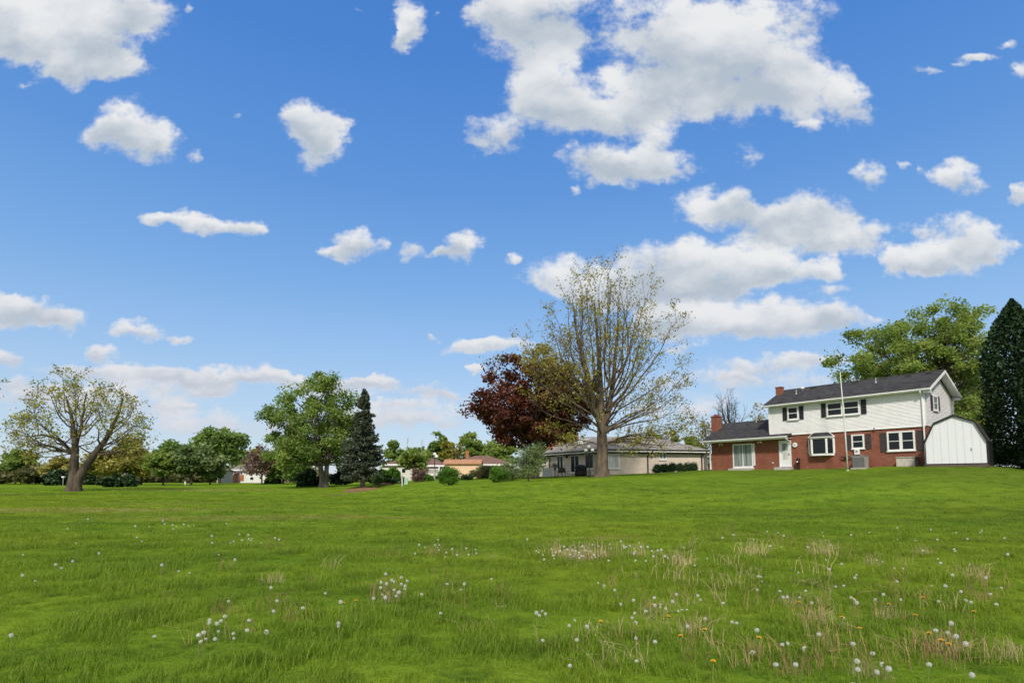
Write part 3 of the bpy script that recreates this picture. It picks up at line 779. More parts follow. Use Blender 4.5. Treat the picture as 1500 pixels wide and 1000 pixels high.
    # lower windows
    window(r, 6.45, 7.34, 1.40, 2.50, 0, fw=.1); shutter(r, 6.02, 6.36, 1.36, 2.48, 0, 'shutter_grey'); shutter(r, 7.44, 7.80, 1.36, 2.48, 0, 'shutter_grey')
    window(r, 8.88, 10.65, 1.12, 2.56, 0, cols=2, fw=.11, mull=.2); shutter(r, 8.42, 8.80, 1.1, 2.50, 0, 'shutter_grey'); shutter(r, 10.74, 11.14, 1.1, 2.50, 0, 'shutter_grey')
    # bay window: angled sides, hipped hood
    ba = MB(); pl = [(3.22, -.002), (3.60, -.42), (4.74, -.42), (5.12, -.002)]
    def bay_ring(z, g=0.0): return [(x + (g if i > 1 else -g), y - (g if i in (1, 2) else 0), z) for i, (x, y) in enumerate(pl)]
    def slab(z0, z1, g):
        ba.prism(pl, lambda p, k: ((p[0] - g if p[0] < 4.17 else p[0] + g), p[1] - (g if p[1] < -.1 else 0), z0 if k == 0 else z1))
    slab(.96, 1.12, .03); slab(2.30, 2.42, .03)
    for (x, y) in pl: ba.tube([(x, y - .002, 1.12), (x, y - .002, 2.30)], .085, 6)
    bw = ba.build('bay_window', M['white_trim'], r)
    pn = MB()
    for i in range(3):
        a, c2 = pl[i], pl[i + 1]; pn.quad((a[0], a[1] + .012, 1.12), (c2[0], c2[1] + .012, 1.12), (c2[0], c2[1] + .012, 2.30), (a[0], a[1] + .012, 2.30))
    pn.build('pane', M['glass'], bw)
    hd = MB(); a = [(3.14, -.003, 2.42), (3.52, -.52, 2.42), (4.82, -.52, 2.42), (5.20, -.003, 2.42)]; tp = [(3.55, -.053, 2.84), (3.66, -.09, 2.84), (4.68, -.09, 2.84), (4.79, -.053, 2.84)]
    for i in range(3): hd.quad(a[i], a[i + 1], tp[i + 1], tp[i])
    hd.quad(*tp)
    hd.build('bay_roof', M['roof_dark'], bw)
    hf = MB()
    for p, q in ((a[0], tp[0]), (a[3], tp[3]), (a[0], a[1]), (a[1], a[2]), (a[2], a[3])): hf.tube([p, q], .045, 5)
    hf.build('trim', M['white_trim'], bw)
    # wing: roof, eave, sliding door, entry door
    WU0, WU1 = -6.35, -.055; ws = .50; we = 2.70
    wr = MB(); roof_slab(wr, WU0, WU1, -.85, we, D / 2 - .002, we + ws * (D / 2 + .85)); roof_slab(wr, WU0, WU1, D + .45, we + .05, D / 2 + .002, we + ws * (D / 2 + .85))
    wr.hexa([(WU1 - .001, -.85, we - .14), (1.85, -.85, we - .14), (1.85, -.056, we + .10), (WU1 - .001, -.056, we + .10), (WU1 - .001, -.85, we), (1.85, -.85, we), (1.85, -.056, we + .24), (WU1 - .001, -.056, we + .24)])
    wroof = wr.build('wing_roof', M['roof_dark'], r)
    for u, vv, h in ((-2.2, 2.5, .11), (-.9, 2.5, .11)):
        zz = we + ws * (vv + .85); MB().hexa([(u - .19, vv - .2, zz - .1), (u + .19, vv - .2, zz - .1), (u + .19, vv + .2, zz + .05), (u - .19, vv + .2, zz + .05), (u - .17, vv - .17, zz + .1), (u + .17, vv - .17, zz + .1), (u + .17, vv + .2, zz + .16), (u - .17, vv + .2, zz + .16)]).build('vent', M['roof_dark'], wroof)
    zz = we + ws * 3.45; MB().lathe([(.1, -.1), (.06, .05), (.045, .08), (.045, .55)], (-2.75, 2.6, zz), 10).build('vent_pipe', M['metal_grey'], wroof)
    f2 = MB(); f2.box(WU0 + .02, 1.83, -.84, -.80, we - .24, we - .142); f2.box(WU0 + .02, 1.83, -.80, -.02, we - .20, we - .172)
    for va, vb in ((-.85, D / 2 - .001), (D + .45, D / 2 + .001)):
        zb = we + ws * (D / 2 + .85) - .02
        f2.hexa([(WU0 - .035, va, we - .22), (WU0 - .003, va, we - .22), (WU0 - .003, vb, zb - .22), (WU0 - .035, vb, zb - .22), (WU0 - .035, va, we - .02), (WU0 - .003, va, we - .02), (WU0 - .003, vb, zb), (WU0 - .035, vb, zb)])
    f2.build('wing_fascia', M['white_trim'], r)
    MB().prism([(-.842, we - .03), (-.96, we - .03), (-.98, we - .08), (-.93, we - .17), (-.842, we - .17)], lambda p, k: (WU0 if k == 0 else 1.85, p[0], p[1])).build('gutter', M['white_trim'], r)
    MB().tube([(-6.2, -.9, we - .16), (-6.2, -.9, we - .3), (-5.95, -.1, we - .55), (-5.95, -.1, 0)], .05, 8).build('downspout', M['white_trim'], r)
    MB().tube([(1.74, -.9, we - .16), (1.74, -.88, we - .26), (1.74, -.1, we - .5), (1.74, -.09, we - .62)], .045, 8).build('downspout', M['white_trim'], r)
    c = MB(); c.box(-6.62, -5.93, 1.25, 1.95, -.6, 5.12); c.box(-6.67, -5.88, 1.20, 2.00, 5.12, 5.22); c.box(-6.45, -6.10, 1.42, 1.78, 5.22, 5.38)
    c.build('chimney', M['brick'], r)
    # sliding glass door
    window(r, -3.63, -1.68, .14, 2.28, 0, cols=2, rail=False, glass='glass_slider', fw=.11, name='sliding_door', mull=.07)
    MB().box(-3.7, -1.6, -.75, -.003, -.5, .07).build('doorstep', M['concrete'], r)
    MB().box(-1.62, -1.50, -.1, -.003, .3, 2.25).build('door_trim', M['white_trim'], r)
    # entry door with an upper lite
    d = MB(); d.box(.70, .80, -.07, -.003, .12, 2.36); d.box(1.62, 1.72, -.07, -.003, .12, 2.36); d.box(.80, 1.62, -.07, -.003, 2.26, 2.36)
    d.box(.80, 1.62, -.035, -.003, .14, .72); d.box(.80, .95, -.035, -.003, .72, 2.26); d.box(1.47, 1.62, -.035, -.003, .72, 2.26); d.box(.95, 1.47, -.035, -.003, 2.10, 2.26); d.box(.95, 1.47, -.035, -.003, 1.38, 1.46)
    dd = d.build('entry_door', M['door_white'], r)
    MB().box(.94, 1.48, -.022, -.014, 1.45, 2.11).build('pane', M['glass_slider'], dd)
    MB().box(.94, 1.48, -.022, -.014, .715, 1.385).build('storm_panel', M['glass_curtain'], dd)
    MB().box(1.52, 1.56, -.085, -.036, 1.12, 1.26).build('handle', M['black_paint'], dd)
    MB().box(.6, 1.85, -.8, -.003, -.5, .10).build('doorstep', M['concrete'], r)
    # flood lamps under the eave, outlet, hose bib, roof meter
    for u in (-4.75, -.95):
        fl = MB(); fl.box(u - .06, u + .06, -.08, -.003, 2.30, 2.42); fl.ball((u - .14, -.16, 2.30), .075, 10, 6); fl.ball((u + .14, -.16, 2.30), .075, 10, 6); fl.build('flood_lamp', M['white_trim'], r)
    MB().box(.02, .18, -.05, -.003, .42, .56).build('outlet_cover', M['pale_box'], r)
    MB().box(4.95, 5.05, -.06, -.003, 2.60, 2.72).build('wall_lamp', M['metal_grey'], r)
    MB().lathe([(.05, 0), (.07, .1), (.05, .18)], (8.1, -.12, 2.74), 8).build('wall_vent', M['metal_grey'], r)
    # gable-side window
    gw = MB(); x = W + .062
    gw.box(x, x + .07, 1.62, 1.70, 4.06, 5.14); gw.box(x, x + .07, 2.50, 2.58, 4.06, 5.14); gw.box(x, x + .07, 1.70, 2.50, 5.06, 5.14); gw.box(x, x + .07, 1.70, 2.50, 4.06, 4.15); gw.box(x, x + .05, 1.70, 2.50, 4.58, 4.63); gw.box(x, x + .1, 1.58, 2.62, 3.99, 4.058)
    g = gw.build('window', M['white_trim'], r); MB().box(x + .01, x + .02, 1.66, 2.54, 4.10, 5.10).build('pane', M['glass'], g)
    for y0 in (1.18, 2.66): MB().box(x, x + .05, y0, y0 + .36, 4.04, 5.16).build('shutter', M['shutter'], r)
    return r


build_house()


def hpt(u, v, z=0.0): return Vector((HL.x + HD.x * u + HB.x * v, HL.y + HD.y * u + HB.y * v, HZ + z))


def build_house_things():
    p = hpt(7.28, -.75); p.z = gz(p.x, p.y) - .03
    o = empty('air_conditioner', p, HROT, 'grey outdoor air conditioner unit standing against the red brick wall', 'air conditioner')
    b = MB(); b.box(-.42, .42, -.42, .42, .08, .95); b.build('casing', M['metal_grey'], o, bevel=.04)
    g = MB()
    for k in range(16):
        z = .14 + k * .047; g.box(-.435, .435, -.432, -.421, z, z + .02)
    g.build('louvres', paint('dark_grille', (.09, .09, .09), .5), o)
    MB().box(-.45, .45, -.45, .45, .952, 1.0).build('top_cover', M['metal_grey'], o, bevel=.015)
    MB().box(-.5, .5, -.5, .5, -.1, .08).build('base_pad', M['concrete'], o)
    p = hpt(6.82, -.16); o = empty('electric_meter', (p.x, p.y, HZ + .95), HROT, 'small white meter box fixed above the grey air conditioner', 'meter box')
    MB().box(-.18, .18, -.0, .15, 0, .42).build('case', M['white_trim'], o, bevel=.02); MB().tube([(-.1, .08, -.02), (-.1, .08, -1.1)], .025, 6).build('conduit', M['metal_grey'], o)
    dl = MB().lathe([(.1, 0), (.09, .02), (.01, .03)], (0, 0, 0), 12).build('dial', M['metal_grey'], o); dl.rotation_euler = (R(90), 0, 0); dl.location = (0, -.001, .25)
    p = hpt(10.25, -.55); p.z = gz(p.x, p.y) - .05
    o = empty('storage_chest', p, HROT, 'low pale lidded chest under the wide brick-wall window', 'chest')
    MB().box(-.58, .58, -.35, .35, 0, .62).build('box', M['pale_box'], o, bevel=.02); MB().box(-.62, .62, -.39, .39, .622, .70).build('lid', M['wood_grey'], o, bevel=.02)
    p = hpt(2.08, -.06); o = empty('wall_clock', (p.x, p.y, HZ + 1.93), HROT, 'round white wall clock on the brick beside the entry door', 'clock')
    c = MB(); c.lathe([(.20, 0), (.20, .035), (.17, .05), (.02, .051)], (0, 0, 0), 24); cl = c.build('face', M['white_trim'], o); cl.rotation_euler = (R(90), 0, 0)
    c = MB(); c.lathe([(.085, .052), (.08, .058), (.01, .060)], (0, 0, 0), 16); c2 = c.build('centre', paint('grey_blue', (.35, .42, .45), .5), o); c2.rotation_euler = (R(90), 0, 0)
    p = hpt(2.42, -.35); p.z = gz(p.x, p.y)
    o = empty('metal_canister', p, HROT, 'dark red upright canister standing on the grass right of the entry door', 'canister')
    MB().lathe([(.13, -.05), (.14, .02), (.13, .1), (.13, .72), (.16, .74), (.15, .86), (.05, .98), (.01, 1.0)], (0, 0, 0), 14).build('body', M['red_paint'], o, smooth=True)
    bd = MB().lathe([(.07, 0), (.06, .02), (.01, .03)], (0, 0, 0), 12).build('badge', M['white_trim'], o); bd.rotation_euler = (R(90), 0, 0); bd.location = (0, -.14, .62)
    p = hpt(6.15, -.75); p.z = gz(p.x, p.y) - .02
    o = empty('wall_hydrant', hpt(6.1, -.02, .78), HROT, 'dark rusty hose reel arm on the brick wall behind the flagpole', 'hose reel')
    MB().tube([(-.4, -.12, -.02), (-.2, -.2, .05), (.15, -.2, .0), (.42, -.15, .06), (.5, 0, .05)], .05, 8).build('arm', M['dark_wall'], o, smooth=True)
    MB().tube([(-.05, -.2, .02), (-.05, 0, .02)], .13, 12).build('reel', M['red_paint'], o)
    # flagpole
    p = gpt(1242, 42.2, .05)
    o = empty('flagpole', p, 0, 'tall bare off-white flagpole standing on the lawn before the brick house', 'flagpole')
    MB().tube([(0, 0, 0), (-.05, 0, 2.5), (-.14, 0, 5.2), (-.22, 0, 7.35)], [.055, .05, .038, .026], 10).build('pole', M['pole'], o, smooth=True)
    MB().ball((-.22, 0, 7.39), .055, 10, 6).build('finial', M['pole'], o, smooth=True)
    MB().lathe([(.12, -.02), (.11, .06), (.07, .09)], (0, 0, 0), 12).build('collar', M['pole'], o)
    MB().tube([(.06, 0, 1.2), (.10, -.02, 1.2), (.10, -.02, 1.3)], .012, 6).build('cleat', M['metal_grey'], o)
    # gambrel shed
    a = R(44); d = Vector((math.cos(a), -math.sin(a), 0)); sl_ = at(1357.5, 682, 38.0); zb = gz(sl_.x, sl_.y) - .02
    fwdv = (d.x * 0)  # frame: x = d, y = back
    # right bottom corner on the pixel column 1446.5
    t = np.linspace(2, 6, 400); best = min(t, key=lambda q: abs(750 + F * (sl_.x + d.x * q) / (CT * (sl_.y + d.y * q) + ST * (zb - EYE)) - 1447))
    Wd = float(best)
    o = empty('garden_shed', (sl_.x, sl_.y, at(1357.5, 682, 38.0).z - .02), -a, 'white wooden garden shed with a gambrel roof and black trim', 'shed')
    k = Wd / 2; zz = 38.0 / F
    e, kn, pk = 36 * zz, 61.5 * zz, 71.5 * zz; kx = k - .52; z0 = .10
    poly = [(0, z0), (Wd, z0), (Wd, e), (k + kx, kn), (k, pk), (k - kx, kn), (0, e)]
    MB().prism(poly, lambda p, q: (p[0], 0 if q == 0 else 3.0, p[1])).build('wall', NTshed(), o)
    rf = MB(); op = [(-.14, e - .13), (k - kx - .02, kn + .05), (k, pk + .08), (k + kx + .02, kn + .05), (Wd + .14, e - .13)]
    ip = [(-.02, e - .05 - .09), (k - kx + .02, kn - .035), (k, pk - .03), (k + kx - .02, kn - .035), (Wd + .02, e - .14)]
    for i in range(4):
        q = [op[i], op[i + 1], ip[i + 1], ip[i]]
        rf.prism(q, lambda p, s: (p[0], -.10 if s == 0 else 3.1, p[1]))
    rf.build('roof', M['roof_dark'], o)
    eb = MB()
    for i in range(4):
        q = [op[i], op[i + 1], ip[i + 1], ip[i]]; eb.prism(q, lambda p, s: (p[0] * 1.004 - .008, -.125 if s == 0 else -.102, p[1] - .01 + .012))
    eb.build('roof_edge', M['black_paint'], o)
    tr = MB(); tr.box(-.045, .0, -.03, 3.02, z0, e - .14); tr.box(Wd, Wd + .10, -.03, 3.02, z0, e - .14); tr.box(.0, Wd, -.032, -.003, z0, z0 + .05)
    tr.build('trim', M['black_paint'], o)
    MB().box(-.02, Wd + .05, -.02, 3.0, -.25, .098).build('skid', M['dark_wall'], o)
    MB().box(Wd - .78, Wd - .72, -.035, -.003, .95, 1.12).build('latch', M['metal_grey'], o)


def NTshed():
    t = NT('shed_boards'); v = t.obj(); s = t.n('SeparateXYZ'); t.L.new(v, s.inputs[0])
    g = t.math('FRACT', t.math('MULTIPLY', s.outputs[0], 2.46))
    gr = t.math('LESS_THAN', g, .045)
    n = t.noise(t.mapping(v, (9, 9, .6)), 1.5, 6, .65)
    c = t.mix(t.ss(n, .5, .8, 0, .6), (.68, .69, .71), (.50, .50, .50))
    n2 = t.noise(t.mapping(v, (3, 3, 1.0), (3, 1, 2)), 1.4, 7, .75)
    c = t.mix(t.ss(n2, .66, .72, 0, .6), c, (.38, .36, .33))
    t.set(t.p.inputs['Base Color'], c); t.p.inputs['Roughness'].default_value = .75
    c = t.mix(t.math('MULTIPLY', gr, .16), c, (.30, .29, .28)); t.set(t.p.inputs['Base Color'], c)
    t.bump(gr, .9, -.02); return t.m


build_house_things()


# ------------------------------------------------------------------ pale ranch house
class Wall:
    """vertical wall through two plan points; P(u, v, z) with v > 0 outward (towards the viewer)"""
    def __init__(s, a, b, org):
        s.a = Vector((a[0], a[1])); s.d = Vector((b[0] - a[0], b[1] - a[1])); s.len = s.d.length; s.d.normalize()
        s.n = Vector((s.d.y, -s.d.x)); s.o = org
    def P(s, u, v, z):
        q = s.a + s.d * u + s.n * v; return (q.x - s.o.x, q.y - s.o.y, z - s.o.z)
    def box(s, mb, u0, u1, v0, v1, z0, z1):
        return mb.hexa([s.P(u0, v1, z0), s.P(u1, v1, z0), s.P(u1, v0, z0), s.P(u0, v0, z0), s.P(u0, v1, z1), s.P(u1, v1, z1), s.P(u1, v0, z1), s.P(u0, v0, z1)])
    def hit(s, px, py):
        c = Vector((0, 0, EYE)); r = at(px, py, 1.0) - c
        t = (s.a.x * s.n.x + s.a.y * s.n.y) / (r.x * s.n.x + r.y * s.n.y); p = c + r * t
        return (Vector((p.x, p.y)) - s.a).dot(s.d), p.z


def wall_window(w, root, x0, y0, x1, y1, cols=2, glass='glass', fw=.08, frame='white_trim', name='window'):
    u0, zt = w.hit(x0, y0); u1, zb = w.hit(x1, y1)
    f = MB(); w.box(f, u0, u0 + fw, 0, .06, zb, zt); w.box(f, u1 - fw, u1, 0, .06, zb, zt); w.box(f, u0 + fw, u1 - fw, 0, .06, zt - fw, zt); w.box(f, u0 + fw, u1 - fw, 0, .06, zb, zb + fw)
    for k in range(1, cols):
        c = u0 + (u1 - u0) * k / cols; w.box(f, c - .035, c + .035, 0, .058, zb + fw, zt - fw)
    w.box(f, u0 - .05, u1 + .05, 0, .1, zb - .08, zb - .002)
    o = f.build(name, M[frame], root)
    w.box(MB(), u0 + .03, u1 - .03, .012, .02, zb + .03, zt - .03).build('pane', M[glass], o)
    return o


def build_ranch():
    A = at(790, 697, 71.0); C = at(893, 694, 61.0); B = at(1031, 688, 63.0)
    ze = 4.72
    back = Vector((.80, .60, 0))
    A2 = A + back * 9; B2 = Vector((B.x + 2, B.y + 12, 0))
    r = empty('ranch_house', (C.x, C.y, 2.0), 0, 'low pale brick ranch house with a grey hipped roof and dark gutters', 'house')
    org = Vector((C.x, C.y, 2.0))
    ring = [A, C, B, B2, A2]
    b = MB(); b.prism([(p.x, p.y) for p in ring], lambda p, k: (p[0] - org.x, p[1] - org.y, -1.0 if k == 0 else ze - .1 - org.z)); b.build('wall', M['brick_pale'], r)
    # hipped roof with overhang
    cen = sum((Vector((p.x, p.y)) for p in ring), Vector((0, 0))) / 5
    def out(p, d):
        q = Vector((p.x, p.y)) - cen; return Vector((p.x, p.y)) + q.normalized() * d
    ev = [out(p, .75) for p in ring]
    r1 = at(856, 641, 67.5); r2 = at(955, 637.5, 66.5); zr = (r1.z + r2.z) / 2
    def loc(p, z): return (p.x - org.x, p.y - org.y, z - org.z)
    m = MB(); R1 = loc(r1, zr); R2 = loc(r2, zr); E_ = [loc(p, ze + .12) for p in ev]
    m.quad(E_[0], E_[1], R1); m.quad(E_[1], E_[2], R2, R1); m.quad(E_[2], E_[3], R2); m.quad(E_[3], E_[4], R1, R2); m.quad(E_[4], E_[0], R1)
    roof = m.build('roof', M['roof_grey'], r)
    s = MB(); s.prism(ev, lambda p, k: (p.x - org.x, p.y - org.y, ze - .14 - org.z if k == 0 else ze - .0 - org.z)); s.build('fascia', M['white_trim'], r)
    for i in range(2):
        g = MB(); p, q = ev[i], ev[i + 1]; g.tube([loc(p, ze + .06), loc(q, ze + .06)], .085, 6); g.build('gutter', M['black_paint'], r)
    wl = Wall(A, C, org); wr = Wall(C, B, org)
    sd = MB()  # dark strip along the wall top, standing in for shade under the eaves
    wl.box(sd, 0, wl.len, .0, .03, ze - .32, ze - .15); wr.box(sd, 0, wr.len, .0, .03, ze - .32, ze - .15); sd.build('eave_shade_strip', M['dark_wall'], r)
    wall_window(wr, r, 890.5, 664, 908, 686, 2, 'glass_curtain', .1)
    wall_window(wr, r, 965.5, 662, 976, 673, 2, 'glass_slider', .09)
    wall_window(wl, r, 791, 669, 801, 680, 2); wall_window(wl, r, 816, 667.5, 825.5, 687, 2)
    wall_window(wl, r, 836, 667, 849, 692, 2, name='sliding_door'); wall_window(wl, r, 857, 665, 870, 686, 2)
    for u, _ in (wr.hit(948.5, 680), wr.hit(1027.5, 680)):
        MB().tube([wr.P(u + .35, .62, ze - .02), wr.P(u + .35, .6, ze - .16), wr.P(u, .1, ze - .5), wr.P(u, .1, 2.0)], .075, 8).build('downspout', M['black_paint'], r)
    u, _ = wl.hit(806, 680); MB().tube([wl.P(u - .5, .7, ze - .02), wl.P(u - .5, .7, ze - .15), wl.P(u, .1, ze - .5), wl.P(u, .1, 2.0)], .075, 8).build('downspout', M['black_paint'], r)
    # roof vents and skylight
    def onroof(px, py, Y): return at(px, py, Y) - org
    for px, py in ((974, 648.5),):
        p = onroof(px, py, 64.6); MB().hexa([(p.x - .3, p.y - .3, p.z - .3), (p.x + .3, p.y - .3, p.z - .3), (p.x + .3, p.y + .3, p.z - .1), (p.x - .3, p.y + .3, p.z - .1), (p.x - .28, p.y - .3, p.z - .0), (p.x + .28, p.y - .3, p.z - .0), (p.x + .28, p.y + .3, p.z + .12), (p.x - .28, p.y + .3, p.z + .12)]).build('vent', M['black_paint'], roof)
    p = onroof(855, 645, 66.0); MB().hexa([(p.x - .7, p.y - .5, p.z - .5), (p.x + .6, p.y - .6, p.z - .5), (p.x + .9, p.y + .4, p.z - .1), (p.x - .4, p.y + .5, p.z - .1), (p.x - .7, p.y - .5, p.z - .12), (p.x + .6, p.y - .6, p.z - .12), (p.x + .9, p.y + .4, p.z + .28), (p.x - .4, p.y + .5, p.z + .28)]).build('skylight', M['far_white'], roof)
    p = onroof(978, 652, 64.0); MB().lathe([(.1, -.3), (.06, 0), (.06, .35)], tuple(p), 8).build('vent_pipe', M['metal_grey'], roof)
    u, z = wl.hit(831, 669); q = wl.P(u, .12, z); MB().ball(q, .14, 10, 6).build('wall_lamp', M['black_paint'], r)
    return wl, wr


ranch_left, ranch_right = build_ranch()


# ------------------------------------------------------------------ trees
def leaves_np(C, size, r, up=.3, aspect=.62, droop=None):
    """diamond leaves at C (n,3)"""
    n = len(C); nrm = r.normal(size=(n, 3)); nrm[:, 2] += up * np.sign(nrm[:, 2] + .4); nrm /= np.linalg.norm(nrm, axis=1)[:, None]
    a = r.normal(size=(n, 3)) if droop is None else droop + .35 * r.normal(size=(n, 3))
    a -= nrm * (a * nrm).sum(1)[:, None]; a /= np.linalg.norm(a, axis=1)[:, None]
    b = np.cross(nrm, a); s = (np.asarray(size) * r.uniform(.65, 1.3, n))[:, None]
    V = np.stack([C - a * s * .5, C + b * s * .5 * aspect - a * s * .05, C + a * s * .5, C - b * s * .5 * aspect - a * s * .05], 1).reshape(-1, 3)
    Fc = np.arange(n * 4).reshape(n, 4)
    return V, Fc


def branches_mesh(name, brs, mat, parent, sides=None):
    mb = MB()
    for pts, rad in brs:
        rm = max(rad); n = 10 if rm > .25 else 7 if rm > .08 else 5 if rm > .03 else 3
        mb.tube(pts, rad, n, cap=False)
    return mb.build(name, mat, parent, smooth=True)


def bez(p0, p1, p2, p3, n):
    t = np.linspace(0, 1, n)[:, None]; p0, p1, p2, p3 = (np.asarray(q, float) for q in (p0, p1, p2, p3))
    return p0 * (1 - t) ** 3 + 3 * p1 * t * (1 - t) ** 2 + 3 * p2 * t * t * (1 - t) + p3 * t ** 3


def wob(pts, amp, r, keep=1):
    n = len(pts); w = r.normal(size=(n, 3)) * amp; w[:keep] = 0
    w[1:-1] = (w[:-2] + 2 * w[1:-1] + w[2:]) / 3; return pts + w


def perp(d, r):
    q = r.normal(size=3); q -= d * q.dot(d); return q / (np.linalg.norm(q) + 1e-9)


def limb_tree(root, stems, targets, bark, leaf, r, limb_r=.09, rise=.5, gnarl=.12, sec=7, sec_len=.26, ter=4, ter_len=.45, leaf_n=4, leaf_s=.2, leaf_j=.15, zmin=2.0, sec_up=.35, sec_ang=.75, startk=.55, endup=.35, leaf_prob=None, twig_r=.009):
    """stems: list of (pts, radii); targets: limb tips; grows limbs > branchlets > twigs, leaves at the twigs"""
    brs = []; LC = []
    nodes = []
    for pts, rad in stems:
        pts = np.array(pts, float); rad = np.array(rad, float)
        k = 14; t = np.linspace(0, len(pts) - 1, k); P = np.stack([np.interp(t, np.arange(len(pts)), pts[:, i]) for i in range(3)], 1)
        P = wob(P, .04, r); Rr = np.interp(t, np.arange(len(rad)), rad)
        brs.append((P, list(Rr)))
        for p, q in zip(P, Rr): nodes.append((p, q))
    NP = np.array([n[0] for n in nodes]); NR = np.array([n[1] for n in nodes])
    for T in targets:
        T = np.array(T, float)
        want = max(zmin, T[2] * startk)
        cost = np.linalg.norm(NP[:, :2] - T[:2], axis=1) * .35 + np.abs(NP[:, 2] - want) + np.where(NP[:, 2] < zmin, 50, 0)
        i = int(np.argmin(cost)); s = NP[i]; L = np.linalg.norm(T - s)
        hd = T - s; hd[2] = 0; hl = np.linalg.norm(hd) + 1e-6; hd /= hl
        c1 = s + hd * L * .30 + np.array([0, 0, L * rise * .28]); c2 = T - np.array([0, 0, L * endup]) - hd * L * .12
        n = max(6, int(L * 1.6)); P = wob(bez(s, c1, c2, T, n), gnarl * L / n, r)
        r0 = min(NR[i] * .62, limb_r * (L / 6) ** .8 + .02); rr = list((r0 - .011) * (1 - np.linspace(0, 1, n)) ** 1.25 + .011)
        brs.append((P, rr))
        for k in range(int(sec * (.7 + .6 * r.random()))):
            t = .25 + .75 * (k + r.random()) / sec; t = min(t, .99); f = t * (n - 1); j = int(f); q = P[j] + (P[min(j + 1, n - 1)] - P[j]) * (f - j)
            d = P[min(j + 1, n - 1)] - P[max(j - 1, 0)]; d /= np.linalg.norm(d) + 1e-9
            dd = d * (1 - sec_ang * .45) + perp(d, r) * sec_ang + np.array([0, 0, sec_up]); dd /= np.linalg.norm(dd)
            sl_ = L * sec_len * (1.15 - .6 * t) * r.uniform(.6, 1.25) + .3
            m = 6; tt = np.linspace(0, 1, m)[:, None]
            S = q + dd * sl_ * tt + np.array([0, 0, sec_up * .5 * sl_]) * tt ** 2; S = wob(S, gnarl * sl_ / m * 1.2, r)
            sr = min(rr[j] * .7, .012 + .009 * sl_); brs.append((S, list(np.linspace(sr, twig_r * .6, m))))
            for w in range(ter):
                a = min(.99, .3 + .7 * (w + r.random()) / ter); g = a * (m - 1); h = int(g); q2 = S[h] + (S[min(h + 1, m - 1)] - S[h]) * (g - h)
                d2 = dd * .6 + perp(dd, r) * .8 + np.array([0, 0, sec_up * .8]); d2 /= np.linalg.norm(d2)
                tl = sl_ * ter_len * r.uniform(.5, 1.2) + .12; e = q2 + d2 * tl
                brs.append(([q2, q2 + d2 * tl * .55 + r.normal(size=3) * .03, e], [twig_r, twig_r * .8, twig_r * .4]))
                if leaf_prob is None or r.random() < leaf_prob(e):
                    nn = r.poisson(leaf_n)
                    if nn: LC.append(e - d2 * tl * .5 * r.random((nn, 1)) + r.normal(size=(nn, 3)) * leaf_j)
            if leaf_prob is None or r.random() < leaf_prob(S[-1]):
                LC.append(S[-1] + r.normal(size=(max(1, leaf_n), 3)) * leaf_j)
    branches_mesh('trunk', brs, bark, root)
    if leaf is not None and LC:
        C = np.concatenate(LC); V, Fc = leaves_np(C, leaf_s, r)
        tint = np.clip(.5 + .22 * r.normal(size=len(C)), 0, 1)
        np_mesh('crown', V, Fc, leaf, root, attrs={'tint': np.repeat(tint, 4)})
    return brs


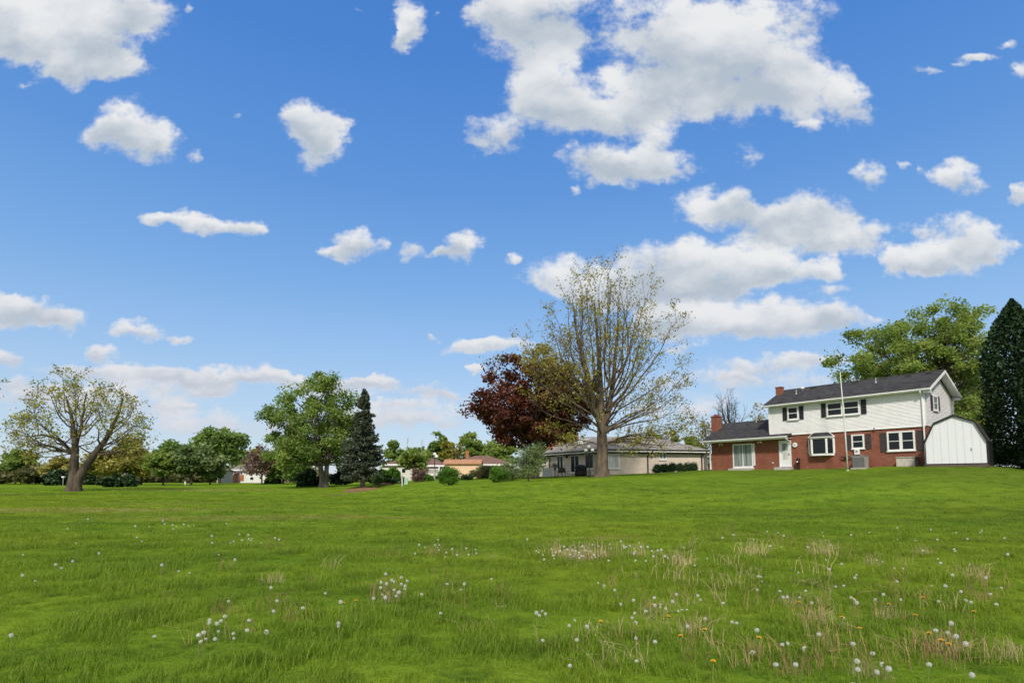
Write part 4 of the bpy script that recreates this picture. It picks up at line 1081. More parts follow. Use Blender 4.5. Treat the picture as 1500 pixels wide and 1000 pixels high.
def clump_tree(root, ells, bark, leaf, r, n_cl=60, per=150, cl_r=.7, leaf_s=.25, trunk_h=2.0, trunk_r=.2, trunk_top=None, lean=0.0, shell=.35, trunks=1, flat=.7, vis=.5, leaf2=None, split2=None, bot=None):
    """ells: ellipsoids (x,y,z,rx,ry,rz,weight) of the crown in metres from the base"""
    brs = []
    w = np.array([e[6] * e[3] * e[5] for e in ells]); w = w / w.sum(); C = []
    for _ in range(n_cl):
        e = ells[r.choice(len(ells), p=w)]
        d = r.normal(size=3); d /= np.linalg.norm(d); q = (shell + (1 - shell) * r.random() ** .6)
        C.append(np.array(e[:3]) + d * q * np.array(e[3:6]))
    C = np.array(C)
    if bot is not None: C[:, 2] = np.where(C[:, 2] < bot, bot + (bot - C[:, 2]) * .4, C[:, 2])
    top = trunk_top or max(e[2] for e in ells)
    for k in range(trunks):
        a = 2 * math.pi * k / trunks + .6; o = 0 if trunks == 1 else trunk_r * .9
        sp = 0 if trunks == 1 else top * .22
        P = np.array([[o * math.cos(a), o * math.sin(a) * .5, -.15], [o * 1.1 * math.cos(a) + lean * .1, o * math.sin(a), trunk_h * .5], [o * math.cos(a) * 1.4 + lean * .3, o * math.sin(a), trunk_h], [sp * math.cos(a) + lean, sp * math.sin(a), top]])
        t = np.linspace(0, 3, 12); Q = np.stack([np.interp(t, np.arange(4), P[:, i]) for i in range(3)], 1); Q = wob(Q, .03 * top / 5, r)
        rr = np.interp(t, [0, .3, 2, 3], [trunk_r * 1.35, trunk_r * 1.05, trunk_r * .8, trunk_r * .15]); brs.append((Q, list(rr)))
    for c in C:
        Q = brs[r.integers(trunks)][0]; want = max(trunk_h * .9, c[2] * .6); i = int(np.argmin(np.abs(Q[:, 2] - want))); s = Q[i]
        L = np.linalg.norm(c - s); mid = (s + c) / 2 + np.array([0, 0, -.06 * L]); P = wob(bez(s, mid * .7 + s * .3, mid + np.array([0, 0, .05 * L]), c, 7), .025 * L, r)
        r0 = min(trunk_r * .4, .02 + .013 * L); brs.append((P, list(np.linspace(r0, .012, 7))))
    branches_mesh('trunk', brs, bark, root)
    PL = []; TI = []
    for c in C:
        m = int(per * r.uniform(.5, 1.4)); k = cl_r * r.uniform(.6, 1.35)
        d = r.normal(size=(m, 3)); d /= np.linalg.norm(d, axis=1)[:, None]; d *= (r.random((m, 1)) ** .45) * k * np.array([1.15, 1.15, flat])
        d += .25 * k * r.normal(size=(m, 3)); PL.append(c + d); TI.append(np.clip(r.normal(.5, .16) + .17 * r.normal(size=m), 0, 1))
    P = np.concatenate(PL); T = np.concatenate(TI)
    if leaf2 is not None:
        sel = split2(P, r)
        for nm, q, mt in (('crown', ~sel, leaf), ('tinted_crown', sel, leaf2)):
            V, Fc = leaves_np(P[q], leaf_s, r); np_mesh(nm, V, Fc, mt, root, attrs={'tint': np.repeat(T[q], 4)})
    else:
        V, Fc = leaves_np(P, leaf_s, r); np_mesh('crown', V, Fc, leaf, root, attrs={'tint': np.repeat(T, 4)})


def tree_root(name, label, cat, px, Y, group=None):
    return empty(name, gpt(px, Y), 0, label, cat, group)


def ellipsoid_targets(n, cx, cy, cz, rx, ry, rz, r, zlo=-.75, inner=0.0):
    out = []; g = math.pi * (3 - 5 ** .5)
    for k in range(n):
        z = 1 - (k + .5) / n * (1 - zlo); a = k * g; s = math.sqrt(max(0, 1 - z * z)); q = 1 - inner * r.random()
        out.append((cx + rx * s * math.cos(a) * q + r.normal() * .3, cy + ry * s * math.sin(a) * q, cz + rz * z * (q if z > 0 else 1) + r.normal() * .3))
    return out


def big_trees():
    # tall budding shade tree
    r = np.random.default_rng(11); Y = 49.0; m = Y / F
    o = tree_root('shade_tree', 'tallest tree, bare limbs with sparse young yellow-green leaves, wide grey-brown trunk', 'tree', 882, Y)
    stems = [([(0, 0, -.3), (0, 0, .35), (.05, 0, 1.2), (.05, 0, 3.2), (0, .1, 6), (-.1, 0, 9.5), (-.3, 0, 12.5), (-.5, 0, 15.6)], [.95, .62, .50, .44, .32, .20, .11, .03]),
             ([(.1, 0, 3.6), (.7, .2, 6), (1.3, .3, 9.5), (1.6, .3, 12.8), (1.6, .2, 15.6)], [.30, .24, .17, .10, .02]),
             ([(0, 0, 4.2), (-.8, -.3, 7), (-1.7, -.5, 10.5), (-2.3, -.4, 13.5), (-2.5, -.3, 15.6)], [.28, .22, .15, .09, .02])]
    tg = ellipsoid_targets(33, .35, 0, 9.1, 7.0, 6.2, 9.6, r, -.30, .12)
    tg += ellipsoid_targets(12, -.2, 0, 12.4, 4.1, 3.2, 5.9, r, -.1, .1)
    tg += [(8.3, -1, 5.6), (7.8, 1.5, 6.8), (7.2, -2.5, 4.6), (8.0, .4, 4.2), (6.8, -1.0, 3.2), (5.2, -2, 3.0), (7.5, 2.5, 8.0), (-6.8, 0, 12.2), (-6.4, 1, 10.4), (-4.5, 1, 4.2), (3.6, -2.4, 3.6), (-3.2, -1.2, 2.9), (2.4, -3, 2.6)]
    limb_tree(o, stems, tg, M['bark_brown'], M['lf_gold'], r, limb_r=.054, rise=.75, gnarl=.10, sec=10, sec_len=.22, ter=5, ter_len=.45, leaf_n=4, leaf_s=.20, leaf_j=.18, zmin=2.4, sec_up=.30, sec_ang=.72, startk=.46, endup=.26)
    # maroon maple behind it, gilded top
    r = np.random.default_rng(12); Y = 56.0; m = Y / F
    o = tree_root('maroon_maple', 'dark maroon-leaved maple with a bronze upper crown beside the tallest tree', 'tree', 784, Y)
    H = lambda dy: dy * m
    ells = [(0, 0, H(110), H(78), H(70), H(62), 1.1), (H(-40), 0, H(95), H(58), H(50), H(45), 1), (H(50), 0, H(110), H(52), H(48), H(55), 1.3), (H(5), 0, H(160), H(50), H(45), H(32), .8), (H(-60), 0, H(125), H(36), H(30), H(32), .6), (H(40), 0, H(75), H(50), H(40), H(22), .6), (H(-10), 0, H(70), H(70), H(50), H(22), .6), (H(-35), 0, H(150), H(34), H(34), H(30), .9)]
    sp = lambda P, r: (P[:, 2] + .35 * P[:, 0] + .8 * np.sin(P[:, 0] * 1.3 + 1) + r.normal(size=len(P)) * .8) > H(162)
    clump_tree(o, ells, M['bark_dark'], M['lf_maroon'], r, n_cl=210, per=190, cl_r=.8, leaf_s=.32, trunk_h=H(38), trunk_r=.22, trunk_top=H(130), trunks=3, leaf2=M['lf_tan'], split2=sp, shell=.3, bot=H(52))
    # sprawling old tree on the left
    r = np.random.default_rng(13); Y = 55.0; m = Y / F
    o = tree_root('forked_tree', 'old spreading tree with a thick trunk forked low and sparse olive leaves', 'tree', 112, Y)
    stems = [([(-.4, 0, -.3), (-.4, 0, .5), (-.4, 0, 2.4), (-.35, 0, 4.0), (-.5, 0, 5.2), (-1.1, .2, 7.2), (-1.6, 0, 9.2)], [.70, .46, .37, .32, .24, .15, .05]),
             ([(-.15, .1, -.3), (-.1, .1, .5), (.45, 0, 1.9), (1.9, -.1, 4.0), (2.8, 0, 5.4), (3.5, 0, 7.2), (3.9, 0, 9.2)], [.66, .46, .38, .28, .21, .13, .05]),
             ([(-.35, 0, 4.2), (.2, -.3, 5.8), (.5, -.4, 7.6), (.7, -.3, 9.6)], [.22, .16, .10, .03]),
             ([(-.45, 0, 3.6), (-1.6, -.4, 4.9), (-3.2, -.5, 5.4), (-4.8, -.4, 5.2)], [.2, .15, .1, .04])]
    tg = ellipsoid_targets(26, -.4, 0, 6.0, 6.0, 5.2, 5.0, r, -.25, .2)
    tg += [(-6.8, 0, 4.8), (-6.2, .5, 5.9), (-5.4, -1, 3.9), (6.6, 0, 5.2), (7.1, .5, 4.3), (6.4, -.6, 6.9), (5.8, -1, 8.4), (-2.2, 0, 11.3), (-.6, 0, 11.4), (1.6, 0, 10.4), (3.8, 0, 10.4), (-4.4, 0, 9.4), (-3.8, -1.5, 3.4), (4.6, 2.2, 3.9), (5.6, 1.4, 3.6), (-4.0, .5, 10.4)]
    limb_tree(o, stems, tg, M['bark_old'], M['lf_olive'], r, limb_r=.075, rise=.45, gnarl=.38, sec=8, sec_len=.24, ter=4, ter_len=.5, leaf_n=4, leaf_s=.23, leaf_j=.22, zmin=3.0, sec_up=.18, sec_ang=.9, startk=.62, endup=.06)
    # branch entering the frame from a tree outside it on the left
    r = np.random.default_rng(14)
    o = empty('roadside_tree', gpt(-104, 40.0), 0, 'olive-leaved tree whose branch tips hang in at the far left edge', 'tree')
    limb_tree(o, [([(0, 0, -.2), (0, 0, 2), (.1, 0, 5), (.2, 0, 8)], [.4, .32, .2, .05])],
              [(3.7, .3, 7.6), (3.9, 0, 8.2), (3.6, -.3, 6.9), (3.0, .5, 9.0), (2.0, 0, 9.8), (-1, 0, 10), (-3, 0, 8), (-3, 1, 6), (1, 2, 8), (0, -2.5, 7)], M['bark_brown'], M['lf_olive'], r, sec=8, leaf_n=5, leaf_s=.2, sec_up=-.1, sec_len=.16, ter=4, gnarl=.2)
    # green tree left of centre
    r = np.random.default_rng(15); Y = 64.0; m = Y / F; H = lambda d: d * m
    o = tree_root('green_tree', 'large fresh green tree with a pale forked trunk left of the dark spruce', 'tree', 474, Y)
    ells = [(H(-20), 0, H(95), H(62), H(55), H(50), 1.2), (H(0), 0, H(138), H(42), H(36), H(30), .9), (H(-45), H(10), H(60), H(50), H(45), H(38), 1), (H(28), 0, H(75), H(36), H(40), H(45), .9), (H(-72), 0, H(108), H(24), H(25), H(18), .7), (H(-80), 0, H(75), H(22), H(22), H(14), .6), (H(-40), 0, H(135), H(32), H(25), H(18), .5), (H(28), 0, H(128), H(28), H(26), H(22), .5), (H(-12), 0, H(45), H(75), H(50), H(22), .8)]
    clump_tree(o, ells, M['bark_grey'], M['lf_green'], r, n_cl=165, per=210, cl_r=.8, leaf_s=.29, trunk_h=H(38), trunk_r=.30, trunk_top=H(130), trunks=2, shell=.25, bot=H(20))
    # big tree behind the house
    r = np.random.default_rng(16); Y = 60.0; m = Y / F; H = lambda d: d * m
    o = tree_root('leafy_tree', 'broad bright green tree rising behind the roof of the white-sided house', 'tree', 1368, Y)
    ells = [(H(-60), 0, H(165), H(85), H(60), H(55), 1.1), (H(30), 0, H(195), H(65), H(55), H(55), 1), (H(-20), 0, H(130), H(120), H(60), H(45), 1), (H(62), 0, H(150), H(40), H(45), H(70), .9), (H(-110), 0, H(150), H(40), H(30), H(30), .5), (H(20), 0, H(95), H(70), H(50), H(40), .7), (H(55), 0, H(215), H(45), H(40), H(32), .8), (H(-5), 0, H(205), H(50), H(40), H(30), .6), (H(-90), 0, H(185), H(36), H(30), H(20), .4)]
    clump_tree(o, ells, M['bark_dark'], M['lf_lime'], r, n_cl=240, per=210, cl_r=.85, leaf_s=.29, trunk_h=H(60), trunk_r=.35, trunk_top=H(190), trunks=3, shell=.25, bot=H(60))


def conifer():
    r = np.random.default_rng(21); Y = 59.0; m = Y / F; H = 146 * m; Rb = 47 * m
    o = tree_root('spruce', 'dark narrow spruce with a pointed top standing on the mulch bed', 'spruce', 531, Y)
    brs = [(np.array([[0, 0, -.2], [0, 0, H * .3], [.03, 0, H * .7], [0, 0, H]]), [.26, .22, .12, .02])]; C = []; D = []
    n = 300
    for k in range(n):
        t = .14 + .86 * ((k + r.random()) / n) ** .92; a = r.uniform(0, 6.283)
        L = Rb * (1 - t) ** .82 * r.uniform(.55, 1.12) * (1 if t > .22 else .8) + .12
        d = np.array([math.cos(a), math.sin(a), 0]); s = np.array([0, 0, H * t]); dr = -.28 - .12 * r.random() if t < .8 else .15
        tt = np.linspace(0, 1, 6)[:, None]; P = s + d * L * tt + np.array([0, 0, 1]) * L * (dr * tt + .25 * tt ** 3); brs.append((P, list(np.linspace(.035 * (1.2 - t), .008, 6))))
        q = int(16 + 42 * L); u = r.uniform(.18, 1.0, (q, 1)); B = s + d * L * u + np.array([0, 0, 1]) * L * (dr * u + .25 * u ** 3)
        side = np.array([-d[1], d[0], 0]); B = B + side * r.normal(size=(q, 1)) * .16 * L * (1.1 - u) + np.array([0, 0, -1]) * r.random((q, 1)) * .32 * (1 - .5 * t); C.append(B)
        D.append(np.tile(d * .6 + np.array([0, 0, -.7]), (q, 1)))
    branches_mesh('trunk', brs, M['bark_grey'], o)
    C = np.concatenate(C); V, Fc = leaves_np(C, .30, r, aspect=.4, droop=np.concatenate(D))
    np_mesh('crown', V, Fc, M['lf_spruce'], o, attrs={'tint': np.repeat(np.clip(r.normal(.5, .25, len(C)), 0, 1), 4)})
    # arborvitaes at the right edge
    for i, (px, Yd, h, rad, lab) in enumerate([(1500, 39.0, 252, 37, 'tall dark conical arborvitae right of the white shed'), (1560, 36.0, 268, 40, 'second dark arborvitae cut off by the right edge of the view')]):
        m = Yd / F; o = tree_root('arborvitae', lab, 'arborvitae', px, Yd, 'arborvitaes at the right edge')
        Hh = h * m; Rr = rad * m * 1.15; N = 26000; z = r.uniform(.02, 1, N) ** .9; a = r.uniform(0, 6.283, N)
        lob = 1 + .10 * np.sin(a * 3 + z * 9 + i) + .07 * np.sin(a * 7 - z * 23) + .05 * np.sin(a * 13 + z * 41)
        prof = np.where(z < .22, .80 + .9 * z, 1.0 - ((np.clip(z, .22, 1) - .22) / .78) ** 3.4) * lob
        rr = Rr * prof * (1 - .36 * r.random(N) ** 1.8 + .05 * r.normal(size=N)) * (1 + .06 * np.sin(a * 17 + z * 61) * np.sin(z * 37))
        C = np.c_[rr * np.cos(a), rr * np.sin(a), z * Hh + .05]; D = np.c_[np.cos(a) * .4, np.sin(a) * .4, np.ones(N)]
        V, Fc = leaves_np(C, .24, r, aspect=.55, droop=D); ti = .5 + .25 * np.sin(a * 5 + z * 30) * np.sin(z * 17 + a * 2) + r.normal(size=N) * .14
        np_mesh('crown', V, Fc, M['lf_arbor'], o, attrs={'tint': np.repeat(np.clip(ti, 0, 1), 4)})
        tr = [(np.array([[0, 0, -.2], [.03, 0, Hh * .5], [0, 0, Hh * .95]]), [.2, .13, .02])]
        for q in range(60):
            zz = r.uniform(.05, .85); aa = r.uniform(0, 6.28); L = Rr * .75 * (1 - zz ** 2); tr.append(([(0, 0, Hh * zz), (math.cos(aa) * L * .6, math.sin(aa) * L * .6, Hh * zz + .2 * L), (math.cos(aa) * L, math.sin(aa) * L, Hh * zz + .7 * L)], [.03, .02, .01]))
        branches_mesh('trunk', tr, M['bark_dark'], o)


def auto_tree(name, label, cat, px, Y, ytop, half, leaf, seed, group=None, n_cl=45, per=110, base_gap=.25, leaf_s=None, bark='bark_dark', trunks=1, shape='round', ybase=None, cl=None):
    r = np.random.default_rng(seed); m = Y / F
    o = tree_root(name, label, cat, px, Y, group)
    top = at(px, ytop, Y).z - o.location.z; w = half * m
    lo = top * base_gap; cz = (top + lo) / 2; rz = (top - lo) / 2
    ells = [(0, 0, cz, w * .85, w * .75, rz * .85, 1), (r.uniform(-.4, .4) * w, 0, cz + rz * .35, w * .55, w * .5, rz * .55, .7), (-.5 * w, 0, cz - rz * .2, w * .5, w * .4, rz * .5, .6), (.5 * w, 0, cz - rz * .15, w * .5, w * .4, rz * .5, .6)]
    if base_gap < .15: ells.append((0, 0, lo + .22 * (top - lo), w * .8, w * .7, (top - lo) * .2, 1.2))
    if shape == 'cone': ells = [(0, 0, lo + (top - lo) * k, w * (1.05 - k) , w * (1.05 - k), (top - lo) * .16, 1) for k in (.15, .32, .5, .68, .85)]
    clump_tree(o, ells, M[bark], M[leaf], r, n_cl=n_cl, per=int(per * 1.35), cl_r=cl or max(.3, .24 * min(w, rz * 1.4)), leaf_s=leaf_s or max(.12, .0062 * Y), trunk_h=max(.2, lo * .9), trunk_r=max(.03, .028 * top) * (.4 if trunks > 2 else 1), trunk_top=cz + rz * .5, trunks=trunks, shell=.3)
    return o


def bare_tree(name, label, px, Y, ytop, half, seed, n=26, leaf=None, bark='bark_dark', leaf_n=0, sec_up=.3):
    r = np.random.default_rng(seed); m = Y / F; o = tree_root(name, label, 'tree', px, Y)
    H = at(px, ytop, Y).z - o.location.z; w = half * m
    limb_tree(o, [([(0, 0, -.2), (0, 0, H * .25), (.1 * w, 0, H * .55), (0, 0, H * .8)], [.025 * H, .02 * H, .012 * H, .005 * H])], ellipsoid_targets(n, 0, 0, H * .58, w, w, H * .42, r, -.45, .3), M[bark], M[leaf] if leaf else None, r, limb_r=.06, rise=.7, gnarl=.12, sec=7, sec_len=.22, ter=3, leaf_n=leaf_n, leaf_s=.0042 * Y, zmin=H * .18, sec_up=sec_up, twig_r=.016, leaf_j=.12)
    return o


def background_plants():
    G = 'trees along the far side of the field'
    A = auto_tree
    A('hedge_tree', 'small green tree at the left edge beyond the field', 'tree', 22, 96, 656, 27, 'lf_green', 101, G, 40, 100, .12)
    A('hedge_shrub', 'low green shrub at the foot of the leftmost far tree', 'shrub', -2, 92, 684, 26, 'lf_brownbush', 102, None, 26, 100, .03)
    A('hedge_shrub', 'rust-brown shrub left of the forked tree trunk', 'shrub', 52, 93, 679, 24, 'lf_brownbush', 103, None, 26, 100, .03)
    A('hedge_shrub', 'wide bronze-green shrub just left of the thick forked trunk', 'shrub', 30, 90, 688, 26, 'lf_brownbush', 104, None, 26, 100, .03)
    A('amber_tree', 'yellow-brown rounded tree right behind the forked trunk', 'tree', 88, 88, 670, 32, 'lf_tan', 105, G, 45, 110, .22)
    A('evergreen_bush', 'dark green bush under the yellow-brown tree behind the forked trunk', 'bush', 82, 84, 689, 22, 'lf_dark', 106, None, 26, 120, .02)
    A('evergreen_bush', 'dark bush showing just right of the forked trunk', 'bush', 127, 86, 686, 16, 'lf_dark', 107, None, 24, 120, .02)
    A('amber_tree', 'widest yellow-brown tree right of the forked trunk', 'tree', 166, 80, 652, 42, 'lf_tan', 108, G, 60, 130, .18)
    A('pale_tree', 'tall pale olive tree rising behind the yellow-brown trees', 'tree', 188, 118, 641, 26, 'lf_olive', 109, G, 32, 70, .3)
    A('evergreen_bush', 'dark bush below the widest yellow-brown tree, left one', 'bush', 162, 70, 695, 18, 'lf_dark', 110, None, 24, 120, .02)
    A('evergreen_bush', 'dark bush below the widest yellow-brown tree, right one', 'bush', 188, 71, 696, 15, 'lf_dark', 111, None, 24, 120, .02)
    A('amber_tree', 'yellow-green tree with a short trunk in the middle of the far row', 'tree', 207, 82, 656, 28, 'lf_yellow', 112, G, 45, 120, .22)
    A('amber_tree', 'yellow-green tree left of the grey-green tree', 'tree', 239, 77, 661, 26, 'lf_lime', 113, G, 42, 120, .24)
    A('dark_tree', 'deep green rounded tree behind the yellow-green trees', 'tree', 244, 104, 643, 26, 'lf_deep', 114, G, 45, 120, .2)
    A('sage_tree', 'grey-green willow-like tree left of the tallest far tree', 'tree', 280, 78, 646, 30, 'lf_sage', 115, G, 55, 130, .16)
    A('tall_far_tree', 'tallest deep green tree of the far row, with sky gaps', 'tree', 322, 96, 622, 40, 'lf_deep', 116, G, 70, 110, .24)
    A('sage_tree', 'smaller grey-green tree at the foot of the tallest far tree', 'tree', 308, 80, 664, 22, 'lf_sage', 117, G, 35, 110, .14)
    A('background_tree', 'light green tree between the tallest far tree and reddish tree', 'tree', 368, 118, 652, 16, 'lf_yellow', 118, G, 30, 80, .2)
    bare_tree('reddish_tree', 'round leafless reddish-brown tree in front of the far white house', 383, 82, 656, 27, 119, 46, 'lf_bud', 'bark_red', 2, .2)
    A('low_shrub', 'dark shrub at the foot of the leafless reddish tree', 'shrub', 398, 84, 700, 12, 'lf_dark', 120, None, 18, 90, .03)
    A('understory_bush', 'dark bush under the large green tree, left of its trunk', 'bush', 452, 70, 688, 22, 'lf_dark', 121, None, 28, 120, .02)
    A('understory_bush', 'dark bush between the large green tree and the spruce', 'bush', 500, 70, 686, 18, 'lf_dark', 122, None, 28, 120, .02)
    A('understory_tree', 'mid green tree filling in behind the large green tree', 'tree', 415, 84, 655, 34, 'lf_deep', 123, G, 50, 120, .08)
    A('understory_bush', 'dark bush just right of the spruce trunk', 'bush', 553, 74, 690, 16, 'lf_dark', 124, None, 24, 120, .02)
    # behind the brown roofs
    G2 = 'trees behind the brown-roofed houses'
    A('distant_tree', 'green tree just right of the spruce behind the houses', 'tree', 574, 120, 646, 18, 'lf_green', 131, G2, 34, 90, .15)
    A('distant_tree', 'broad yellow-green tree behind the porch', 'tree', 612, 116, 655, 28, 'lf_lime', 132, G2, 40, 100, .15)
    A('distant_tree', 'taller deep green tree with a two-pointed top behind the houses', 'tree', 640, 124, 630, 16, 'lf_deep', 133, G2, 40, 90, .2)
    A('distant_tree', 'olive green rounded tree right of the two-pointed tree', 'tree', 657, 118, 641, 15, 'lf_yellow', 134, G2, 34, 90, .2)
    bare_tree('white_blossom_tree', 'thin pale tree with sky gaps behind the orange chimney', 672, 116, 640, 12, 135, 16, 'lf_olive', 'bark_grey', 1)
    A('distant_tree', 'lime green tree left of the maroon maple', 'tree', 693, 112, 632, 20, 'lf_lime', 136, G2, 40, 100, .15)
    A('distant_tree', 'wide lime green tree behind the white-trimmed brown roof', 'tree', 728, 112, 646, 34, 'lf_lime', 137, G2, 48, 100, .12)
    A('distant_tree', 'pale green tree just above the wide brown roof', 'tree', 704, 116, 650, 20, 'lf_green', 138, G2, 34, 90, .15)
    A('garden_tree', 'small yellow-green tree before the porch, near the lamp post', 'tree', 606, 76, 656, 23, 'lf_lime', 139, None, 44, 42, .26)
    G3 = 'trees showing over the grey ranch roof'
    A('rear_tree', 'green tree showing over the middle of the grey hipped roof', 'tree', 958, 105, 626, 24, 'lf_green', 141, G3, 40, 90, .2)
    A('rear_tree', 'small bluish green tree over the right part of the grey roof', 'tree', 988, 108, 631, 13, 'lf_deep', 142, G3, 28, 80, .2, shape='cone')
    A('rear_tree', 'yellow-green tree over the right end of the grey roof', 'tree', 1015, 105, 638, 20, 'lf_lime', 143, G3, 36, 90, .2)
    bare_tree('bare_tree', 'leafless dark tree standing behind the one-storey brick wing', 1068, 74, 566, 27, 144, 34)
    bare_tree('budding_tree', 'thin budding tree left of the two-storey wall behind the wing', 1114, 78, 588, 11, 145, 16, 'lf_tan', 'bark_grey', 1)
    bare_tree('budding_tree', 'thin leafless tree left of the tall brick chimney', 1034, 76, 604, 17, 146, 18, 'lf_tan', 'bark_grey', 1)
    A('rear_tree', 'green tree filling the gap between the shed and arborvitae', 'tree', 1440, 66, 590, 26, 'lf_yellow', 147, None, 40, 100, .1)
    A('low_shrub', 'dark shrub at the foot of the arborvitae beside the shed', 'shrub', 1465, 39.5, 652, 14, 'lf_dark', 148, None, 26, 130, .02, .12)
    A('low_shrub', 'dark shrub filling the gap behind the two arborvitaes at the right edge', 'shrub', 1500, 47, 652, 34, 'lf_dark', 150, None, 50, 130, .02, .14)
    A('rear_tree', 'deep green tree showing behind the far right of the house', 'tree', 1425, 72, 520, 40, 'lf_deep', 149, None, 60, 110, .15)
    # garden shrubs on the berm
    A('round_bush', 'clipped rounded green bush on the berm, left of the other bushes', 'bush', 657, 49.0, 680, 13.5, 'lf_shrub', 151, None, 60, 190, .02, .09)
    A('round_bush', 'shaggy green bush in front of the wispy willow shrub', 'bush', 731, 46.5, 682, 13, 'lf_shrub', 152, None, 50, 170, .02, .10)
    o = A('willow_shrub', 'tall wispy grey-green shrub with many thin stems before the maple', 'shrub', 774, 47.0, 646, 29, 'lf_sage', 153, None, 130, 42, .08, .12, 'bark_grey', 5)
    A('dark_hedge', 'low dark hedge beside the peach-walled outbuilding', 'hedge', 706, 64, 681, 18, 'lf_brownbush', 154, None, 44, 140, .02, .14)
    A('loose_bush', 'loose grey-green bush behind the shaggy bush', 'bush', 742, 55, 678, 20, 'lf_sage', 155, None, 48, 100, .05, .14)
    A('clipped_hedge', 'rounded bright green hedge right of the spruce', 'hedge', 570, 77, 685, 14, 'lf_shrub', 156, None, 36, 130, .02)
    A('garden_shrub', 'small green shrub at the right foot of the spruce', 'shrub', 552, 66, 694, 6, 'lf_sage', 157, None, 16, 80, .03)
    A('garden_shrub', 'tiny dark shrub on the low timber edging', 'shrub', 573, 63, 703, 5, 'lf_dark', 158, None, 14, 80, .02)
    A('garden_shrub', 'tiny dark shrub left of the pale green pedestal', 'shrub', 586, 63, 702, 4, 'lf_dark', 159, None, 14, 80, .02)
    bare_tree('twiggy_shrub', 'bare purple-brown shrub right of the pale green pedestal', 614, 63, 694, 8, 160, 20, 'lf_bud', 'bark_red', 1)
    A('garden_shrub', 'small rounded shrub at the foot of the garden lamp post', 'shrub', 627, 63, 697, 5, 'lf_shrub', 161, None, 14, 80, .02)
    A('garden_shrub', 'low shrub beside the right foot of the clipped bush', 'shrub', 684, 62, 696, 6, 'lf_dark', 162, None, 14, 80, .02)
    # six shrubs along the ranch wall
    for k, px in enumerate((963, 973.5, 984.5, 996, 1006, 1016)):
        q = ['leftmost', 'second', 'third', 'fourth', 'fifth', 'rightmost'][k]
        A('foundation_shrub', f'small dark upright shrub, {q} of six along the pale brick wall', 'shrub', px, 60.3, 679.5 - .25 * k, 4.6, 'lf_dark', 170 + k, 'six shrubs along the ranch wall', 22, 110, .05, .13)


def far_wood():
    r = np.random.default_rng(77); C = []; T = []
    for k in range(420):
        y = r.uniform(128, 150); px = r.uniform(-260, 1700); x = (px - 750) / F * y; h = r.uniform(1.6, 4.2) + 1.2 * math.sin(px * .021) + .8 * math.sin(px * .057 + 1); n = 150
        d = r.normal(size=(n, 3)); d /= np.linalg.norm(d, axis=1)[:, None]; d *= r.random((n, 1)) ** .4; q = d * np.array([2.6, 1.8, max(1.0, h * .55)]) + np.array([x, y, gz(x, y) + max(1.0, h * .5)])
        C.append(q); T.append(np.clip(r.normal(.45, .2) + .15 * r.normal(size=n), 0, 1))
    C = np.concatenate(C); V, Fc = leaves_np(C, 1.0, r); o = np_mesh('far_wood', V, Fc, M['lf_brownbush'], attrs={'tint': np.repeat(np.concatenate(T), 4)})
    tag(o, 'far-off belt of low green wood along the horizon behind everything', 'wood', kind='stuff')


big_trees(); conifer(); background_plants(); far_wood()


# ------------------------------------------------------------------ far houses and garden things
def simple_house(name, label, x0, x1, Y, yb, ye, yr, depth, wall, roof, feats=(), ov=.35, chim=None, hip=False, cat='house', fascia=True):
    a = at(x0, ye, Y); b = at(x1, ye, Y); ze = a.z; zr = at(x0, yr, Y + depth * .5).z; zb = min(gz(a.x, Y), gz(b.x, Y)) - .5
    zb = min(zb, at(x0, yb, Y).z)
    o = empty(name, (a.x, Y, zb), 0, label, cat); Wd = b.x - a.x; h = ze - zb; rr = max(.25, zr - zb)
    m = MB(); m.box(0, Wd, 0, depth, -.3, h)
    if not hip: m.prism([(0.002, h), (depth - .002, h), (depth / 2, rr - .12)], lambda p, k: (.001 + (Wd - .002) * k, p[0], p[1]))
    m.build('wall', M[wall], o)
    if hip:
        f = MB(); e = [(-ov, -ov, h + .02), (Wd + ov, -ov, h + .02), (Wd + ov, depth + ov, h + .02), (-ov, depth + ov, h + .02)]; q = min(depth * .45, Wd * .4); p, s = (q, depth / 2, rr), (Wd - q, depth / 2, rr)
        f.quad(e[0], e[1], s, p); f.quad(e[1], e[2], s); f.quad(e[2], e[3], p, s); f.quad(e[3], e[0], p); f.quad(*e[::-1])
    else:
        f = MB(); roof_slab(f, -ov, Wd + ov, -ov, h + .05, depth / 2 - .002, rr, .1); roof_slab(f, -ov, Wd + ov, depth + ov, h + .05, depth / 2 + .002, rr, .1)
    ro = f.build('roof', M[roof], o)
    if fascia: MB().box(-ov, Wd + ov, -ov - .05, -ov - .004, h - .18, h + .06).build('fascia', M['white_trim'], o)
    for (fx0, fy0, fx1, fy1, kind) in feats:
        p = at(fx0, fy0, Y); q = at(fx1, fy1, Y); u0, u1, z1, z0 = p.x - a.x, q.x - a.x, p.z - zb, q.z - zb
        if kind == 'window':
            fr = MB().box(u0, u1, -.05, -.003, z0, z1).build('window', M['white_trim'], o); MB().box(u0 + .1, u1 - .1, -.06, -.051, z0 + .1, z1 - .1).build('pane', M['glass'], fr)
        elif kind == 'door': MB().box(u0, u1, -.05, -.003, z0, z1).build('door', M['dark_wall'], o)
        elif kind == 'panel': MB().box(u0, u1, -.08, -.003, z0, z1).build('wall_panel', M['far_white'], o)
        elif kind == 'brickpanel': MB().box(u0, u1, -.08, -.003, z0, z1).build('brick_panel', M['brick_orange'], o)
    if chim:
        p = at(chim[0], chim[1], Y + depth * .5); w = chim[2] * Y / F / 2
        MB().box(p.x - a.x - w, p.x - a.x + w, depth * .5 - w + .05, depth * .5 + w + .05, rr - .8, p.z - zb).build('chimney', M[chim[3]], o)
    return o, a, zb


